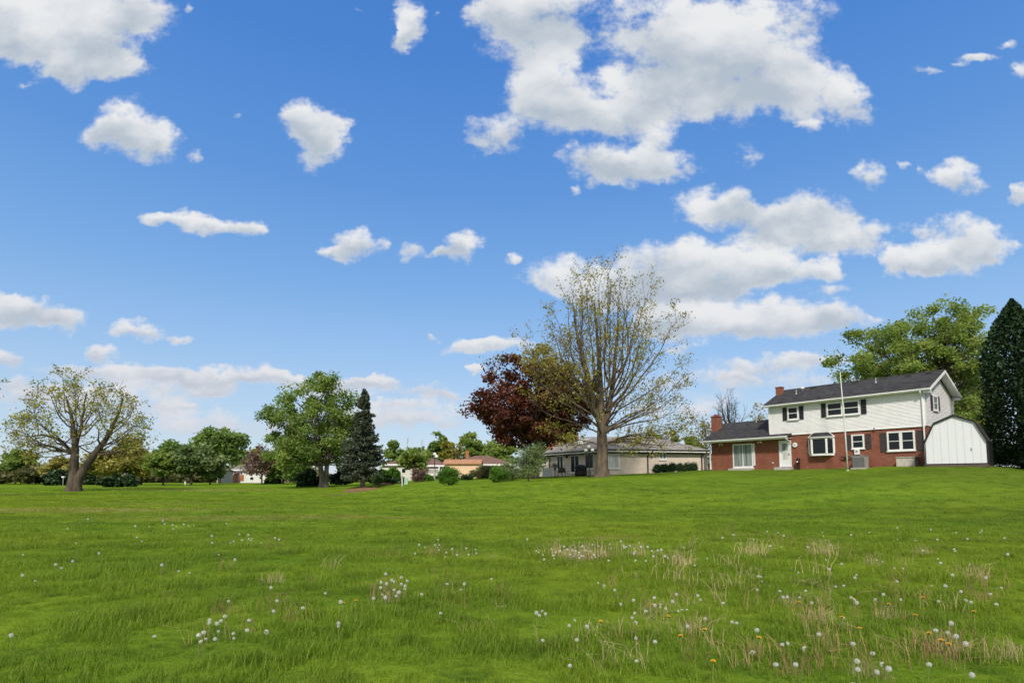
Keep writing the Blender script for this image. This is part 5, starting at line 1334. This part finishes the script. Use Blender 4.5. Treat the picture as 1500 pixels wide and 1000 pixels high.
def far_houses():
    simple_house('outbuilding', 'peach-walled outbuilding with a low tan roof beyond the clipped bush', 652, 702.5, 72, 699, 679, 672.5, 3.6, 'peach', 'roof_tan', ov=.25, cat='outbuilding', fascia=False)
    simple_house('brown_roof_house', 'house with a long brown roof and orange-topped chimney behind the peach outbuilding', 655, 752, 84, 700, 680, 667, 9, 'dark_wall', 'roof_brown', feats=[(706, 684, 712, 692, 'window'), (722, 684, 730, 692, 'window')], chim=(684.5, 660, 5, 'brick_orange'), hip=True)
    o, a, zb = simple_house('porch_house', 'dark brown-roofed house with a white porch railing', 608, 648, 80, 701, 681.5, 671, 8, 'dark_wall', 'roof_brown', feats=[(612, 684, 618, 694, 'window'), (646, 684, 650, 692, 'window')], hip=True)
    # railing of the porch
    p0 = at(621, 694, 76.5); p1 = at(643, 686, 76.5); rl = MB(); x0, x1 = p0.x - a.x, p1.x - a.x; y = 76.5 - 80; z0, z1 = p0.z - zb, p1.z - zb
    rl.box(x0, x1, y, y + .06, z1 - .1, z1); rl.box(x0, x1, y, y + .06, z0, z0 + .08); n = 16
    for k in range(n + 1):
        u = x0 + (x1 - x0) * k / n; rl.box(u - .025, u + .025, y + .01, y + .05, z0 + .08, z1 - .1)
    rl.build('railing', M['white_trim'], o)
    MB().box(x0 - .1, x1 + .1, y - .05, -.01, z0 - .25, z0 - .003).build('porch_deck', M['far_white'], o)
    for u in (x0, x1): MB().box(u - .07, u + .07, y + .061, y + .2, z0, at(621, 681, 76.5).z - zb).build('porch_post', M['white_trim'], o)
    simple_house('grey_bungalow', 'pale bungalow with a brown-grey roof just right of the spruce', 560, 604, 88, 702, 680, 673, 8, 'cream', 'roof_brown', feats=[(572, 685, 580, 693, 'window'), (588, 685, 595, 693, 'window')], hip=True)
    simple_house('brick_block', 'orange brick house end showing behind the maroon maple', 786, 850, 92, 700, 652, 632, 9, 'brick_orange', 'roof_brown', feats=[(819, 645, 825, 650, 'window')], ov=.1, fascia=False, cat='house')
    simple_house('white_far_house', 'white two-storey house far off behind the leafless reddish tree', 341, 392, 112, 706, 688, 680, 8, 'far_white', 'roof_grey', feats=[(343, 689, 347, 694, 'window'), (362, 689, 366, 693, 'window'), (370, 689, 374, 693, 'window'), (352, 695, 357, 704, 'brickpanel'), (338.5, 699, 342, 703, 'door'), (366, 698, 372, 703, 'window')])
    simple_house('brick_far_house', 'low orange brick house far off left of the white one', 326, 341, 110, 706, 694, 691, 6, 'brick_orange', 'roof_brown', feats=[(327, 696, 329.5, 704, 'door'), (337, 698, 340, 704, 'door')])
    simple_house('cream_far_house', 'small cream gabled house far off right of the reddish tree', 391, 407, 112, 706, 698, 694, 6, 'peach', 'roof_tan', feats=[(396, 699, 399, 703, 'window')])
    simple_house('pale_far_hall', 'long pale hall with a bright roof on the horizon at left', 36, 66, 150, 706, 688, 680, 10, 'far_white', 'far_white', feats=[(42, 691, 46, 697, 'window'), (54, 691, 58, 697, 'window')], cat='hall', fascia=False)
    simple_house('tan_far_house', 'pale house glimpsed between ranch house and brick wing', 1028, 1043, 78, 692, 668, 660, 8, 'cream', 'roof_brown', feats=[(1031, 672, 1040, 677, 'panel'), (1037, 679, 1041, 690, 'door')])
    simple_house('grey_far_shed', 'grey wooden shed far off under the tallest far tree', 318, 326, 104, 706, 690, 687, 4, 'wood_grey', 'roof_grey', feats=[(320, 696, 322, 703, 'door')], cat='shed', fascia=False)


def garden_things():
    # three-globe lamp
    p = gpt(863.5, 50.5, .02); o = empty('garden_lamp', p, 0, 'black garden lamp post with three white globes by the thick trunk', 'lamp post')
    MB().lathe([(.16, 0), (.17, .12), (.13, .2), (.12, .5), (.07, .62), (.05, .8), (.045, 2.1), (.06, 2.15), (.035, 2.2), (.035, 2.55)], (0, 0, 0), 12).build('post', M['black_paint'], o, smooth=True)
    MB().tube([(-.30, 0, 2.22), (-.22, 0, 2.10), (0, 0, 2.06), (.22, 0, 2.10), (.30, 0, 2.22)], .03, 6).build('arm', M['black_paint'], o)
    for x, z in ((-.30, 2.40), (.30, 2.42), (0, 2.72)):
        MB().ball((x, 0, z), .165, 16, 10).build('globe', M['globe'], o, smooth=True); MB().lathe([(.05, 0), (.08, .06)], (x, 0, z - .22), 10).build('globe_cup', M['black_paint'], o)
    # covered grill
    p = gpt(851, 58.5); o = empty('covered_grill', p, .5, 'barbecue grill under a rounded black cover on the ranch patio', 'grill')
    MB().lathe([(.62, -.05), (.64, .3), (.60, .75), (.66, .86), (.60, 1.02), (.35, 1.16), (.05, 1.2)], (0, 0, 0), 18).build('cover', M['black_cloth'], o, smooth=True)
    for x in (-.4, .4): MB().tube([(x, -.05, .06), (x, .05, .06)], .07, 10).build('wheel', M['black_paint'], o)
    # patio chairs and table
    for k, (px, rz, lab) in enumerate(((828, .6, 'dark metal patio chair nearest the covered grill'), (820, -.3, 'dark metal patio chair at the round table'))):
        p = gpt(px, 63.0); o = empty('patio_chair', p, rz, lab, 'chair', 'patio chairs')
        MB().box(-.25, .25, -.25, .25, .40, .45).build('seat', M['metal_grey'], o); MB().hexa([(-.25, .22, .45), (.25, .22, .45), (.25, .26, .45), (-.25, .26, .45), (-.25, .34, 1.0), (.25, .34, 1.0), (.25, .38, 1.0), (-.25, .38, 1.0)]).build('backrest', M['dark_wall'], o)
        for x in (-.22, .22):
            for y in (-.22, .22): MB().tube([(x, y, -.05), (x, y, .40)], .02, 6).build('leg', M['black_paint'], o)
            MB().tube([(x * 1.12, -.22, .42), (x * 1.12, -.22, .64), (x * 1.12, .28, .66)], .02, 6).build('armrest', M['black_paint'], o)
    p = gpt(813, 63.5); o = empty('patio_table', p, 0, 'round patio table holding a potted plant', 'table')
    MB().lathe([(.5, .70), (.52, .72), (.5, .74)], (0, 0, 0), 18).build('table_top', M['metal_grey'], o); MB().lathe([(.28, -.05), (.05, .05), (.04, .7)], (0, 0, 0), 10).build('pedestal', M['black_paint'], o)
    q = np.random.default_rng(5); o2 = empty('potted_plant', (p.x, p.y, p.z + .742), 0, 'dark potted plant on the round patio table', 'plant')
    MB().lathe([(.12, 0), (.17, .24), (.18, .26)], (0, 0, 0), 12).build('pot', M['copper'], o2); C = q.normal(size=(260, 3)) * np.array([.2, .2, .16]) + np.array([0, 0, .5]); V, Fc = leaves_np(C, .12, q); np_mesh('leaves', V, Fc, M['lf_dark'], o2, attrs={'tint': np.repeat(q.random(260), 4)})
    p = gpt(801, 66.0); o = empty('white_planter', p, 0, 'low white box planter at the left end of the ranch patio', 'planter'); MB().box(-.5, .5, -.3, .3, -.1, 1.0).build('box', M['far_white'], o, bevel=.03); MB().box(-.44, .44, -.24, .24, 1.0, 1.03).build('rim', M['soil'], o)
    # lamp post near the porch
    p = gpt(636.5, 66.0, .02); o = empty('lamp_post', p, 0, 'thin lamp post with a double head near the porch railing', 'lamp post')
    hh = 38 * 66 / F; MB().tube([(0, 0, 0), (0, 0, hh * .45)], .11, 8).build('base', M['wood_grey'], o); MB().tube([(0, 0, hh * .45), (0, 0, hh - .3)], .05, 8).build('post', M['black_paint'], o)
    for x, z in ((0, 0), (.22, -.28)):
        MB().ball((x, 0, hh + z), .20, 12, 8).build('globe', M['globe'], o, smooth=True)
    MB().tube([(0, 0, hh - .5), (.22, 0, hh - .5)], .03, 6).build('arm', M['black_paint'], o)
    # pedestal, marker post
    p = gpt(595, 61.0); o = empty('utility_pedestal', p, .1, 'pale green utility box on the grass before the bare shrub', 'utility box'); MB().box(-.2, .2, -.18, .18, -.1, .58).build('body', M['green_box'], o, bevel=.04); MB().box(-.22, .22, -.2, .2, .582, .65).build('cap', M['green_box'], o, bevel=.03)
    p = gpt(589.5, 58.0); o = empty('marker_post', p, 0, 'short grey leaning marker post left of the pale green utility box', 'post'); MB().hexa([(-.09, -.05, -.1), (.09, -.05, -.1), (.09, .05, -.1), (-.09, .05, -.1), (-.17, -.05, 1.15), (.0, -.05, 1.15), (.0, .05, 1.15), (-.17, .05, 1.15)]).build('shaft', M['wood_grey'], o); MB().box(-.16, -.01, -.045, .045, 1.152, 1.2).build('cap', M['white_trim'], o)
    # timber edging
    a, b = gpt(554, 61), gpt(578, 63); o = empty('garden_edging', a, 0, 'low brown timber edging around the shrub bed', 'edging'); d = b - a; n = Vector((-d.y, d.x, 0)).normalized() * .1
    mb = MB()
    for k in range(2): mb.hexa([(-n) + Vector((0, 0, -.1 + .16 * k)), d - n + Vector((0, 0, -.1 + .16 * k)), d + n + Vector((0, 0, -.1 + .16 * k)), n + Vector((0, 0, -.1 + .16 * k)), -n + Vector((0, 0, .055 + .16 * k)), d - n + Vector((0, 0, .055 + .16 * k)), d + n + Vector((0, 0, .055 + .16 * k)), n + Vector((0, 0, .055 + .16 * k))])
    mb.build('timber', M['wood_brown'], o)
    # mulch bed under the spruce and worn dirt edge
    def patch(name, px, Y, rx, ry, h, mat, seed, label, cat, kind=None):
        c = gpt(px, Y); q = np.random.default_rng(seed); nr, na = 9, 40; V = [(0, 0, h)]; Fc = []; ph = q.uniform(0, 6, 4)
        vs = []; z = []
        for i in range(1, nr + 1):
            for j in range(na):
                a = 2 * math.pi * j / na; f = i / nr; w = 1 + .14 * math.sin(3 * a + ph[0]) + .1 * math.sin(5 * a + ph[1])
                x, y = rx * f * w * math.cos(a), ry * f * w * math.sin(a); hh = h * (1 - f ** 2) - (.05 if i == nr else 0) + q.normal() * .012
                V.append((x, y, gz(c.x + x, c.y + y) - c.z + hh + .012))
        for j in range(na): Fc.append((0, 1 + j, 1 + (j + 1) % na))
        for i in range(nr - 1):
            for j in range(na): Fc.append((1 + i * na + j, 1 + (i + 1) * na + j, 1 + (i + 1) * na + (j + 1) % na, 1 + i * na + (j + 1) % na))
        m = MB(); m.v = V; m.f = Fc; o = m.build(name, mat, None, smooth=True); o.location = c
        tag(o, label, cat, kind=kind)
    patch('mulch_bed', 531, 57.8, 1.9, 1.5, .16, M['mulch'], 1, 'mound of red-brown mulch around the spruce trunk', 'mulch')
    patch('dirt_path', 500, 51.0, 1.9, .7, .03, M['soil'], 2, 'worn strip of bare soil below the mulch mound', 'soil', 'structure')
    patch('dirt_path', 519, 55.0, 1.5, .6, .03, M['soil'], 3, 'worn strip of bare soil beside the mulch mound', 'soil', 'structure')
    # far lamp and tiny things on the left
    p = gpt(92, 76.0); o = empty('yard_lamp', p, 0, 'small white-headed yard lamp left of the forked trunk', 'lamp'); MB().tube([(0, 0, 0), (0, 0, 1.15)], .045, 8).build('post', M['metal_grey'], o); MB().box(-.17, .17, -.14, .14, 1.15, 1.38).build('head', M['far_white'], o, bevel=.03)
    p = gpt(271, 74.0); o = empty('yard_marker', p, 0, 'small white marker standing under the grey-green tree', 'marker'); MB().box(-.08, .08, -.04, .04, .25, .6).build('board', M['far_white'], o); MB().tube([(0, .06, -.1), (0, .06, .7)], .03, 6).build('stake', M['wood_grey'], o)
    # two thin antenna masts over the roofs
    for px, lab in ((596, 'left of two thin antenna masts over the porch roof'), (617, 'right of two thin antenna masts over the porch roof')):
        p = gpt(px, 100); o = empty('antenna_mast', p, 0, lab, 'mast', 'antenna masts'); t = at(px, 641 if px < 600 else 645, 100).z - p.z; MB().tube([(0, 0, -.2), (0, 0, t)], [.06, .04], 6).build('mast', M['metal_grey'], o); MB().tube([(0, 0, t - .9), (.18, 0, t - .5), (.18, 0, t + .3)], .025, 5).build('whip', M['metal_grey'], o)


far_houses(); garden_things()


# ------------------------------------------------------------------ dandelions and dry stalks
def weeds():
    r = np.random.default_rng(31)
    t = NT('seed_fluff'); t.p.inputs['Base Color'].default_value = (.78, .75, .67, 1); t.p.inputs['Roughness'].default_value = .9
    tr = t.n('BsdfTranslucent'); tr.inputs[0].default_value = (.8, .8, .75, 1); mx = t.n('MixShader'); mx.inputs[0].default_value = .5
    t.L.new(t.p.outputs[0], mx.inputs[1]); t.L.new(tr.outputs[0], mx.inputs[2]); t.L.new(mx.outputs[0], t.out.inputs[0]); fluff = t.m
    stemm = paint('dandelion_stem', (.20, .22, .07), .6, .2, 8); yel = paint('dandelion_yellow', (.80, .46, .012), .7, .15, 40); straw = paint('dry_straw', (.46, .36, .20), .85, .35, 7, .1); straw2 = paint('russet_straw', (.34, .22, .11), .85, .35, 7, .1); core = paint('seed_core', (.22, .18, .10), .8)
    # seed head: core plus parachutes on a sphere
    protos = []
    for k in range(3):
        n = 84; g = math.pi * (3 - 5 ** .5); i = np.arange(n); z = 1 - 2 * (i + .5) / n; a = i * g; s = np.sqrt(1 - z * z); D = np.c_[s * np.cos(a), s * np.sin(a), z] + r.normal(size=(n, 3)) * .06; D /= np.linalg.norm(D, axis=1)[:, None]
        if k == 2: D = D[D[:, 0] + .4 * D[:, 2] > -.25]; n = len(D)
        rad = .021 * r.uniform(.9, 1.08, n)[:, None]; C = D * rad; A = np.cross(D, r.normal(size=(n, 3))); A /= np.linalg.norm(A, axis=1)[:, None]; B = np.cross(D, A); w = .0042
        Q = np.stack([C + A * w + D * .001, C + B * w, C - A * w + D * .001, C - B * w], 1).reshape(-1, 3); T = np.stack([D * .004 + A * .0002, D * .004 - A * .0002, C - A * .0003, C + A * .0003], 1).reshape(-1, 3)
        V = np.concatenate([Q, T]); Fc = np.arange(len(V)).reshape(-1, 4)
        H = 0.20 + .05 * k
        V[:, 2] += H
        me = np_mesh('seed_head', V, Fc, fluff); hc = MB(); hc.ball((0, 0, H), .006, 8, 6); hco = hc.build('seed_core', core)
        st = MB(); b = (.01, -.012, .02)[k]; st.tube([(b * 2, b, -.03), (b * .8, b * .6, H * .5), (0, 0, H - .004)], [.0026, .0024, .0019], 5); so_ = st.build('stem', stemm)
        protos.append((me.data, hco.data, so_.data))
        for o in (me, hco, so_): bpy.data.objects.remove(o)
    # yellow flower
    yp = MB(); n = 0
    for ring, (rr, el, cnt) in enumerate(((.019, .15, 22), (.015, .5, 18), (.010, .9, 12))):
        for j in range(cnt):
            a = 2 * math.pi * (j + .5 * ring) / cnt; d = Vector((math.cos(a) * math.cos(el), math.sin(a) * math.cos(el), math.sin(el))); p = Vector((-math.sin(a), math.cos(a), 0)) * .0024; zc = Vector((0, 0, .16)); yp.quad(zc + p, zc + d * rr * .8 + p, zc + d * rr, zc + d * rr * .8 - p, zc - p)
    yo = yp.build('petals', yel); ys = MB().tube([(.01, 0, -.03), (.003, 0, .08), (0, 0, .16)], .0025, 5).lathe([(.003, .148), (.007, .155), (.006, .161)], (0, 0, 0), 8).build('stem', stemm); ydat = (yo.data, ys.data); bpy.data.objects.remove(yo); bpy.data.objects.remove(ys)

    def child(root, nm, data):
        c = bpy.data.objects.new(nm, data); c.parent = root; COL.objects.link(c)

    def puff(px, py, lab, grp, sc=None):
        p = ghit(px, py)
        if p.y < 3.2: return
        o = empty('dandelion', (p.x, p.y, p.z), r.uniform(0, 6.28), lab, 'dandelion', grp); s = .66 * (sc or r.uniform(.8, 1.35)) * (1.0 if p.y < 8 else 1.15 if p.y < 12 else 1.35); o.scale = (s, s, s * r.uniform(.7, 1.15)); o.empty_display_size = .05
        d = protos[int(r.choice(3, p=[.45, .4, .15]))]; child(o, 'seed_head', d[0]); child(o, 'stem', d[2])
        if p.y < 9: child(o, 'seed_core', d[1])

    # the seed head stands ~0.2 m up, so aim the root a little lower in the picture
    def low(py): return py + 165.0 / max(3.5, 830 * 1.4 / max(30, py - 705)) 
    spots = [(32, 815), (128, 763), (98, 778), (110, 799), (143, 822), (105, 826), (89, 830), (80, 832), (51, 844), (31, 848), (320, 807), (200, 789), (207, 789), (236, 832), (261, 831), (277, 832), (343, 829), (476, 863), (334, 878), (364, 904), (361, 920), (396, 866), (405, 876), (400, 892), (443, 891), (388, 946), (225, 926), (14, 931), (495, 915), (495, 909), (498, 893)]
    for x, y in spots: puff(x, low(y), 'white dandelion seed head scattered over the left part of the lawn', 'seed heads scattered at left')
    def cluster(cx, cy, sx, sy, n, lab, grp, sc=None):
        for _ in range(n): puff(cx + r.normal() * sx, low(cy) + r.normal() * sy, lab, grp, sc)
    cluster(312, 922, 14, 9, 15, 'white dandelion seed head in the tight cluster at lower left of the lawn', 'seed heads of the lower left cluster')
    cluster(265, 772, 28, 4, 12, 'tiny white seed head in the sparse row far out on the left lawn', 'seed heads of the far left row')
    cluster(350, 793, 34, 3, 12, 'tiny white seed head in the thin line left of the lawn centre', 'seed heads of the thin line')
    cluster(652, 806, 26, 6, 16, 'white seed head beside the two straw tufts at mid lawn', 'seed heads by the two straw tufts')
    cluster(850, 808, 34, 6, 46, 'white seed head in the dense straw band below the tallest tree', 'seed heads in the straw band')
    cluster(960, 808, 40, 10, 18, 'white seed head just right of the dense straw band', 'seed heads right of the straw band')
    cluster(578, 862, 22, 9, 20, 'white seed head in the cluster left of the lawn centre', 'seed heads of the centre-left cluster')
    for x, y in [(655, 855), (675, 860), (680, 858), (720, 850), (795, 898), (790, 901), (799, 896), (786, 902), (842, 912), (834, 914), (845, 928), (860, 917), (795, 930), (885, 870), (645, 888), (932, 922), (932, 933), (960, 937), (933, 958), (835, 966), (910, 887), (876, 855)]:
        puff(x, low(y), 'white dandelion seed head scattered in the centre foreground', 'seed heads scattered at centre')
    cluster(965, 885, 22, 10, 16, 'white seed head in the straw clump right of the lawn centre', 'seed heads of the centre-right clump')
    for _ in range(70):
        puff(r.uniform(1010, 1490), low(r.uniform(775, 880)), 'small white seed head in the far part of the right lawn', 'seed heads far out at right')
    near = [(1418, 958), (1373, 929), (1403, 938), (1138, 971), (1258, 978), (1259, 987), (1251, 993), (1287, 985), (1295, 986), (1305, 997), (1427, 996), (1251, 942), (1201, 929), (1147, 945), (1155, 949), (1110, 922), (1034, 914), (1008, 915), (1236, 896), (1253, 893), (1257, 891), (1446, 852), (1461, 880), (1416, 883), (1424, 884), (1167, 970), (1181, 969), (1390, 922), (1396, 924), (1080, 908), (1073, 903), (1190, 882), (1172, 870), (1143, 863), (1154, 874), (1280, 953), (1104, 963), (1363, 967)]
    for x, y in near: puff(x, low(y), 'large white seed head in the near right foreground', 'seed heads near at right', r.uniform(1.05, 1.35))
    for x, y in [(1033, 930), (1113, 942), (1046, 974), (1172, 886), (1235, 910), (1251, 882), (1261, 928), (1303, 890), (1343, 908), (1389, 835), (1366, 812), (1429, 904), (1363, 937), (1381, 944), (1393, 954), (521, 887), (502, 891), (957, 892), (980, 910), (880, 916), (998, 938), (1354, 881)]:
        p = ghit(x, low(y) - 3); left = x < 900
        o = empty('yellow_dandelion', p, r.uniform(0, 6), 'yellow dandelion flower in the ' + ('left half of the foreground' if left else 'right half of the foreground'), 'dandelion', 'yellow dandelions at ' + ('left' if left else 'right')); o.scale = (1.15,) * 3; o.empty_display_size = .05
        child(o, 'petals', ydat[0]); child(o, 'stem', ydat[1])

    # dry stalk clumps
    def stalks(n, spread, h0, h1, lean, seed, w=.0021):
        q = np.random.default_rng(seed); mb = MB(); cv = []
        for _ in range(n):
            a = q.uniform(0, 6.28); x, y = q.normal(size=2) * spread; h = q.uniform(h0, h1); l = h * abs(q.normal()) * lean; d = (math.cos(a), math.sin(a)); kink = q.uniform(.5, .9)
            if q.random() < .12: l = h * 1.1; h *= .55
            mb.tube([(x, y, -.03), (x + d[0] * l * .3, y + d[1] * l * .3, h * kink), (x + d[0] * l, y + d[1] * l, h)], [w * 1.2, w, w * .5], 3, cap=False)
        if not cv: mb.v.append((0, 0, -.05)); cv.append(len(mb.v) - 1)
        i1 = len(mb.v) - (1 if cv[0] == len(mb.v) - 1 else 0) - 9; mb.f.append((i1, i1 + 1, cv[0]))
        o = mb.build('stalks', straw if seed % 3 else straw2); dat = o.data; bpy.data.objects.remove(o); return dat
    dense = [stalks(38, .11, .11, .28, .34, 200 + i) for i in range(4)]; sparse = [stalks(12, .13, .10, .31, .55, 210 + i, .0022) for i in range(4)]
    def low2(y): return y
    items = [('dry straw tuft with seed heads at mid lawn', 'straw tufts at mid lawn', [(635, 814, 0, 1.0), (680, 815, 1, .8), (730, 820, 1, .7)]),
             ('dry straw tuft in the dense band below the tallest tree', 'straw tufts of the dense band', [(818, 816, 0, 1), (832, 820, 0, 1), (845, 822, 0, 1.1), (858, 820, 0, 1), (872, 819, 0, 1.1), (884, 817, 0, 1), (800, 815, 1, 1)]),
             ('dry straw tuft right of the dense band', 'straw tufts right of the band', [(934, 815, 0, 1), (992, 830, 0, 1), (1000, 826, 0, .8), (985, 822, 1, 1)]),
             ('tan straw tuft in the left half of the foreground', 'straw tufts at left', [(570, 882, 0, .9), (580, 878, 1, .9), (405, 856, 0, .8), (326, 900, 0, .8), (412, 890, 1, .6), (362, 930, 1, .6), (250, 842, 1, .7), (655, 865, 1, .7), (560, 872, 1, .8)]),
             ('brown straw tuft in the centre foreground', 'straw tufts at centre', [(950, 903, 0, .9), (940, 896, 1, 1), (985, 895, 1, .9), (880, 932, 1, .8), (793, 950, 1, .8), (845, 950, 1, .7), (870, 932, 1, .8), (745, 895, 1, .7), (1010, 935, 0, .8), (1005, 945, 1, .9)]),
             ('brown straw tuft far out on the right lawn', 'straw tufts far out at right', [(1100, 812, 0, 1.1), (1092, 814, 1, 1), (1205, 813, 0, 1.1), (1200, 815, 1, 1.1), (1245, 822, 1, .9), (1278, 827, 0, .8), (1355, 812, 0, .7), (1075, 830, 1, .9), (1065, 780, 1, .9), (1150, 800, 1, 1)]),
             ('brown straw tuft in the middle of the right lawn', 'straw tufts midway at right', [(1055, 886, 1, 1.1), (1155, 888, 0, .7), (1203, 905, 1, 1), (1208, 912, 0, .8), (1306, 908, 0, .9), (1304, 910, 1, 1.2), (1425, 848, 0, 1), (1423, 850, 1, 1), (1440, 880, 0, .6), (1443, 878, 1, 1), (1310, 852, 1, .9), (1260, 905, 1, .8), (1350, 884, 1, .8)]),
             ('tall straw tuft in the near right foreground', 'straw tufts near at right', [(1378, 962, 0, 1.1), (1365, 960, 0, 1), (1390, 958, 0, 1), (1370, 978, 1, .8), (1435, 955, 1, .9), (1487, 968, 0, .8), (1480, 966, 1, .9), (1160, 990, 0, .7), (1170, 992, 1, .9), (1262, 996, 0, .7), (1275, 994, 1, 1.1), (1110, 960, 1, .8), (1190, 940, 1, .8), (1225, 925, 1, .8), (1090, 975, 1, .7)])]
    items.append(('thin dry straw tuft scattered over the right half of the lawn', 'straw tufts scattered at right', [(r.uniform(880, 1495), r.uniform(800, 985), 1, r.uniform(.7, 1.1)) for _ in range(46)]))
    items.append(('thin dry straw tuft scattered over the left half of the lawn', 'straw tufts scattered at left', [(r.uniform(250, 780), r.uniform(800, 960), 1, r.uniform(.6, .95)) for _ in range(14)]))
    for lab, grp, L in items:
        for (x, y, kd, s) in L:
            p = ghit(x, y); o = bpy.data.objects.new('straw_tuft', (dense if kd == 0 else sparse)[r.integers(4)]); COL.objects.link(o); o.location = p; o.rotation_euler = (0, 0, r.uniform(0, 6.28)); s *= r.uniform(.85, 1.1) * (1.25 if y < 840 else 1.0 if y < 900 else .85); o.scale = (s, s, s * .9); tag(o, lab, 'dry grass', grp)


weeds()
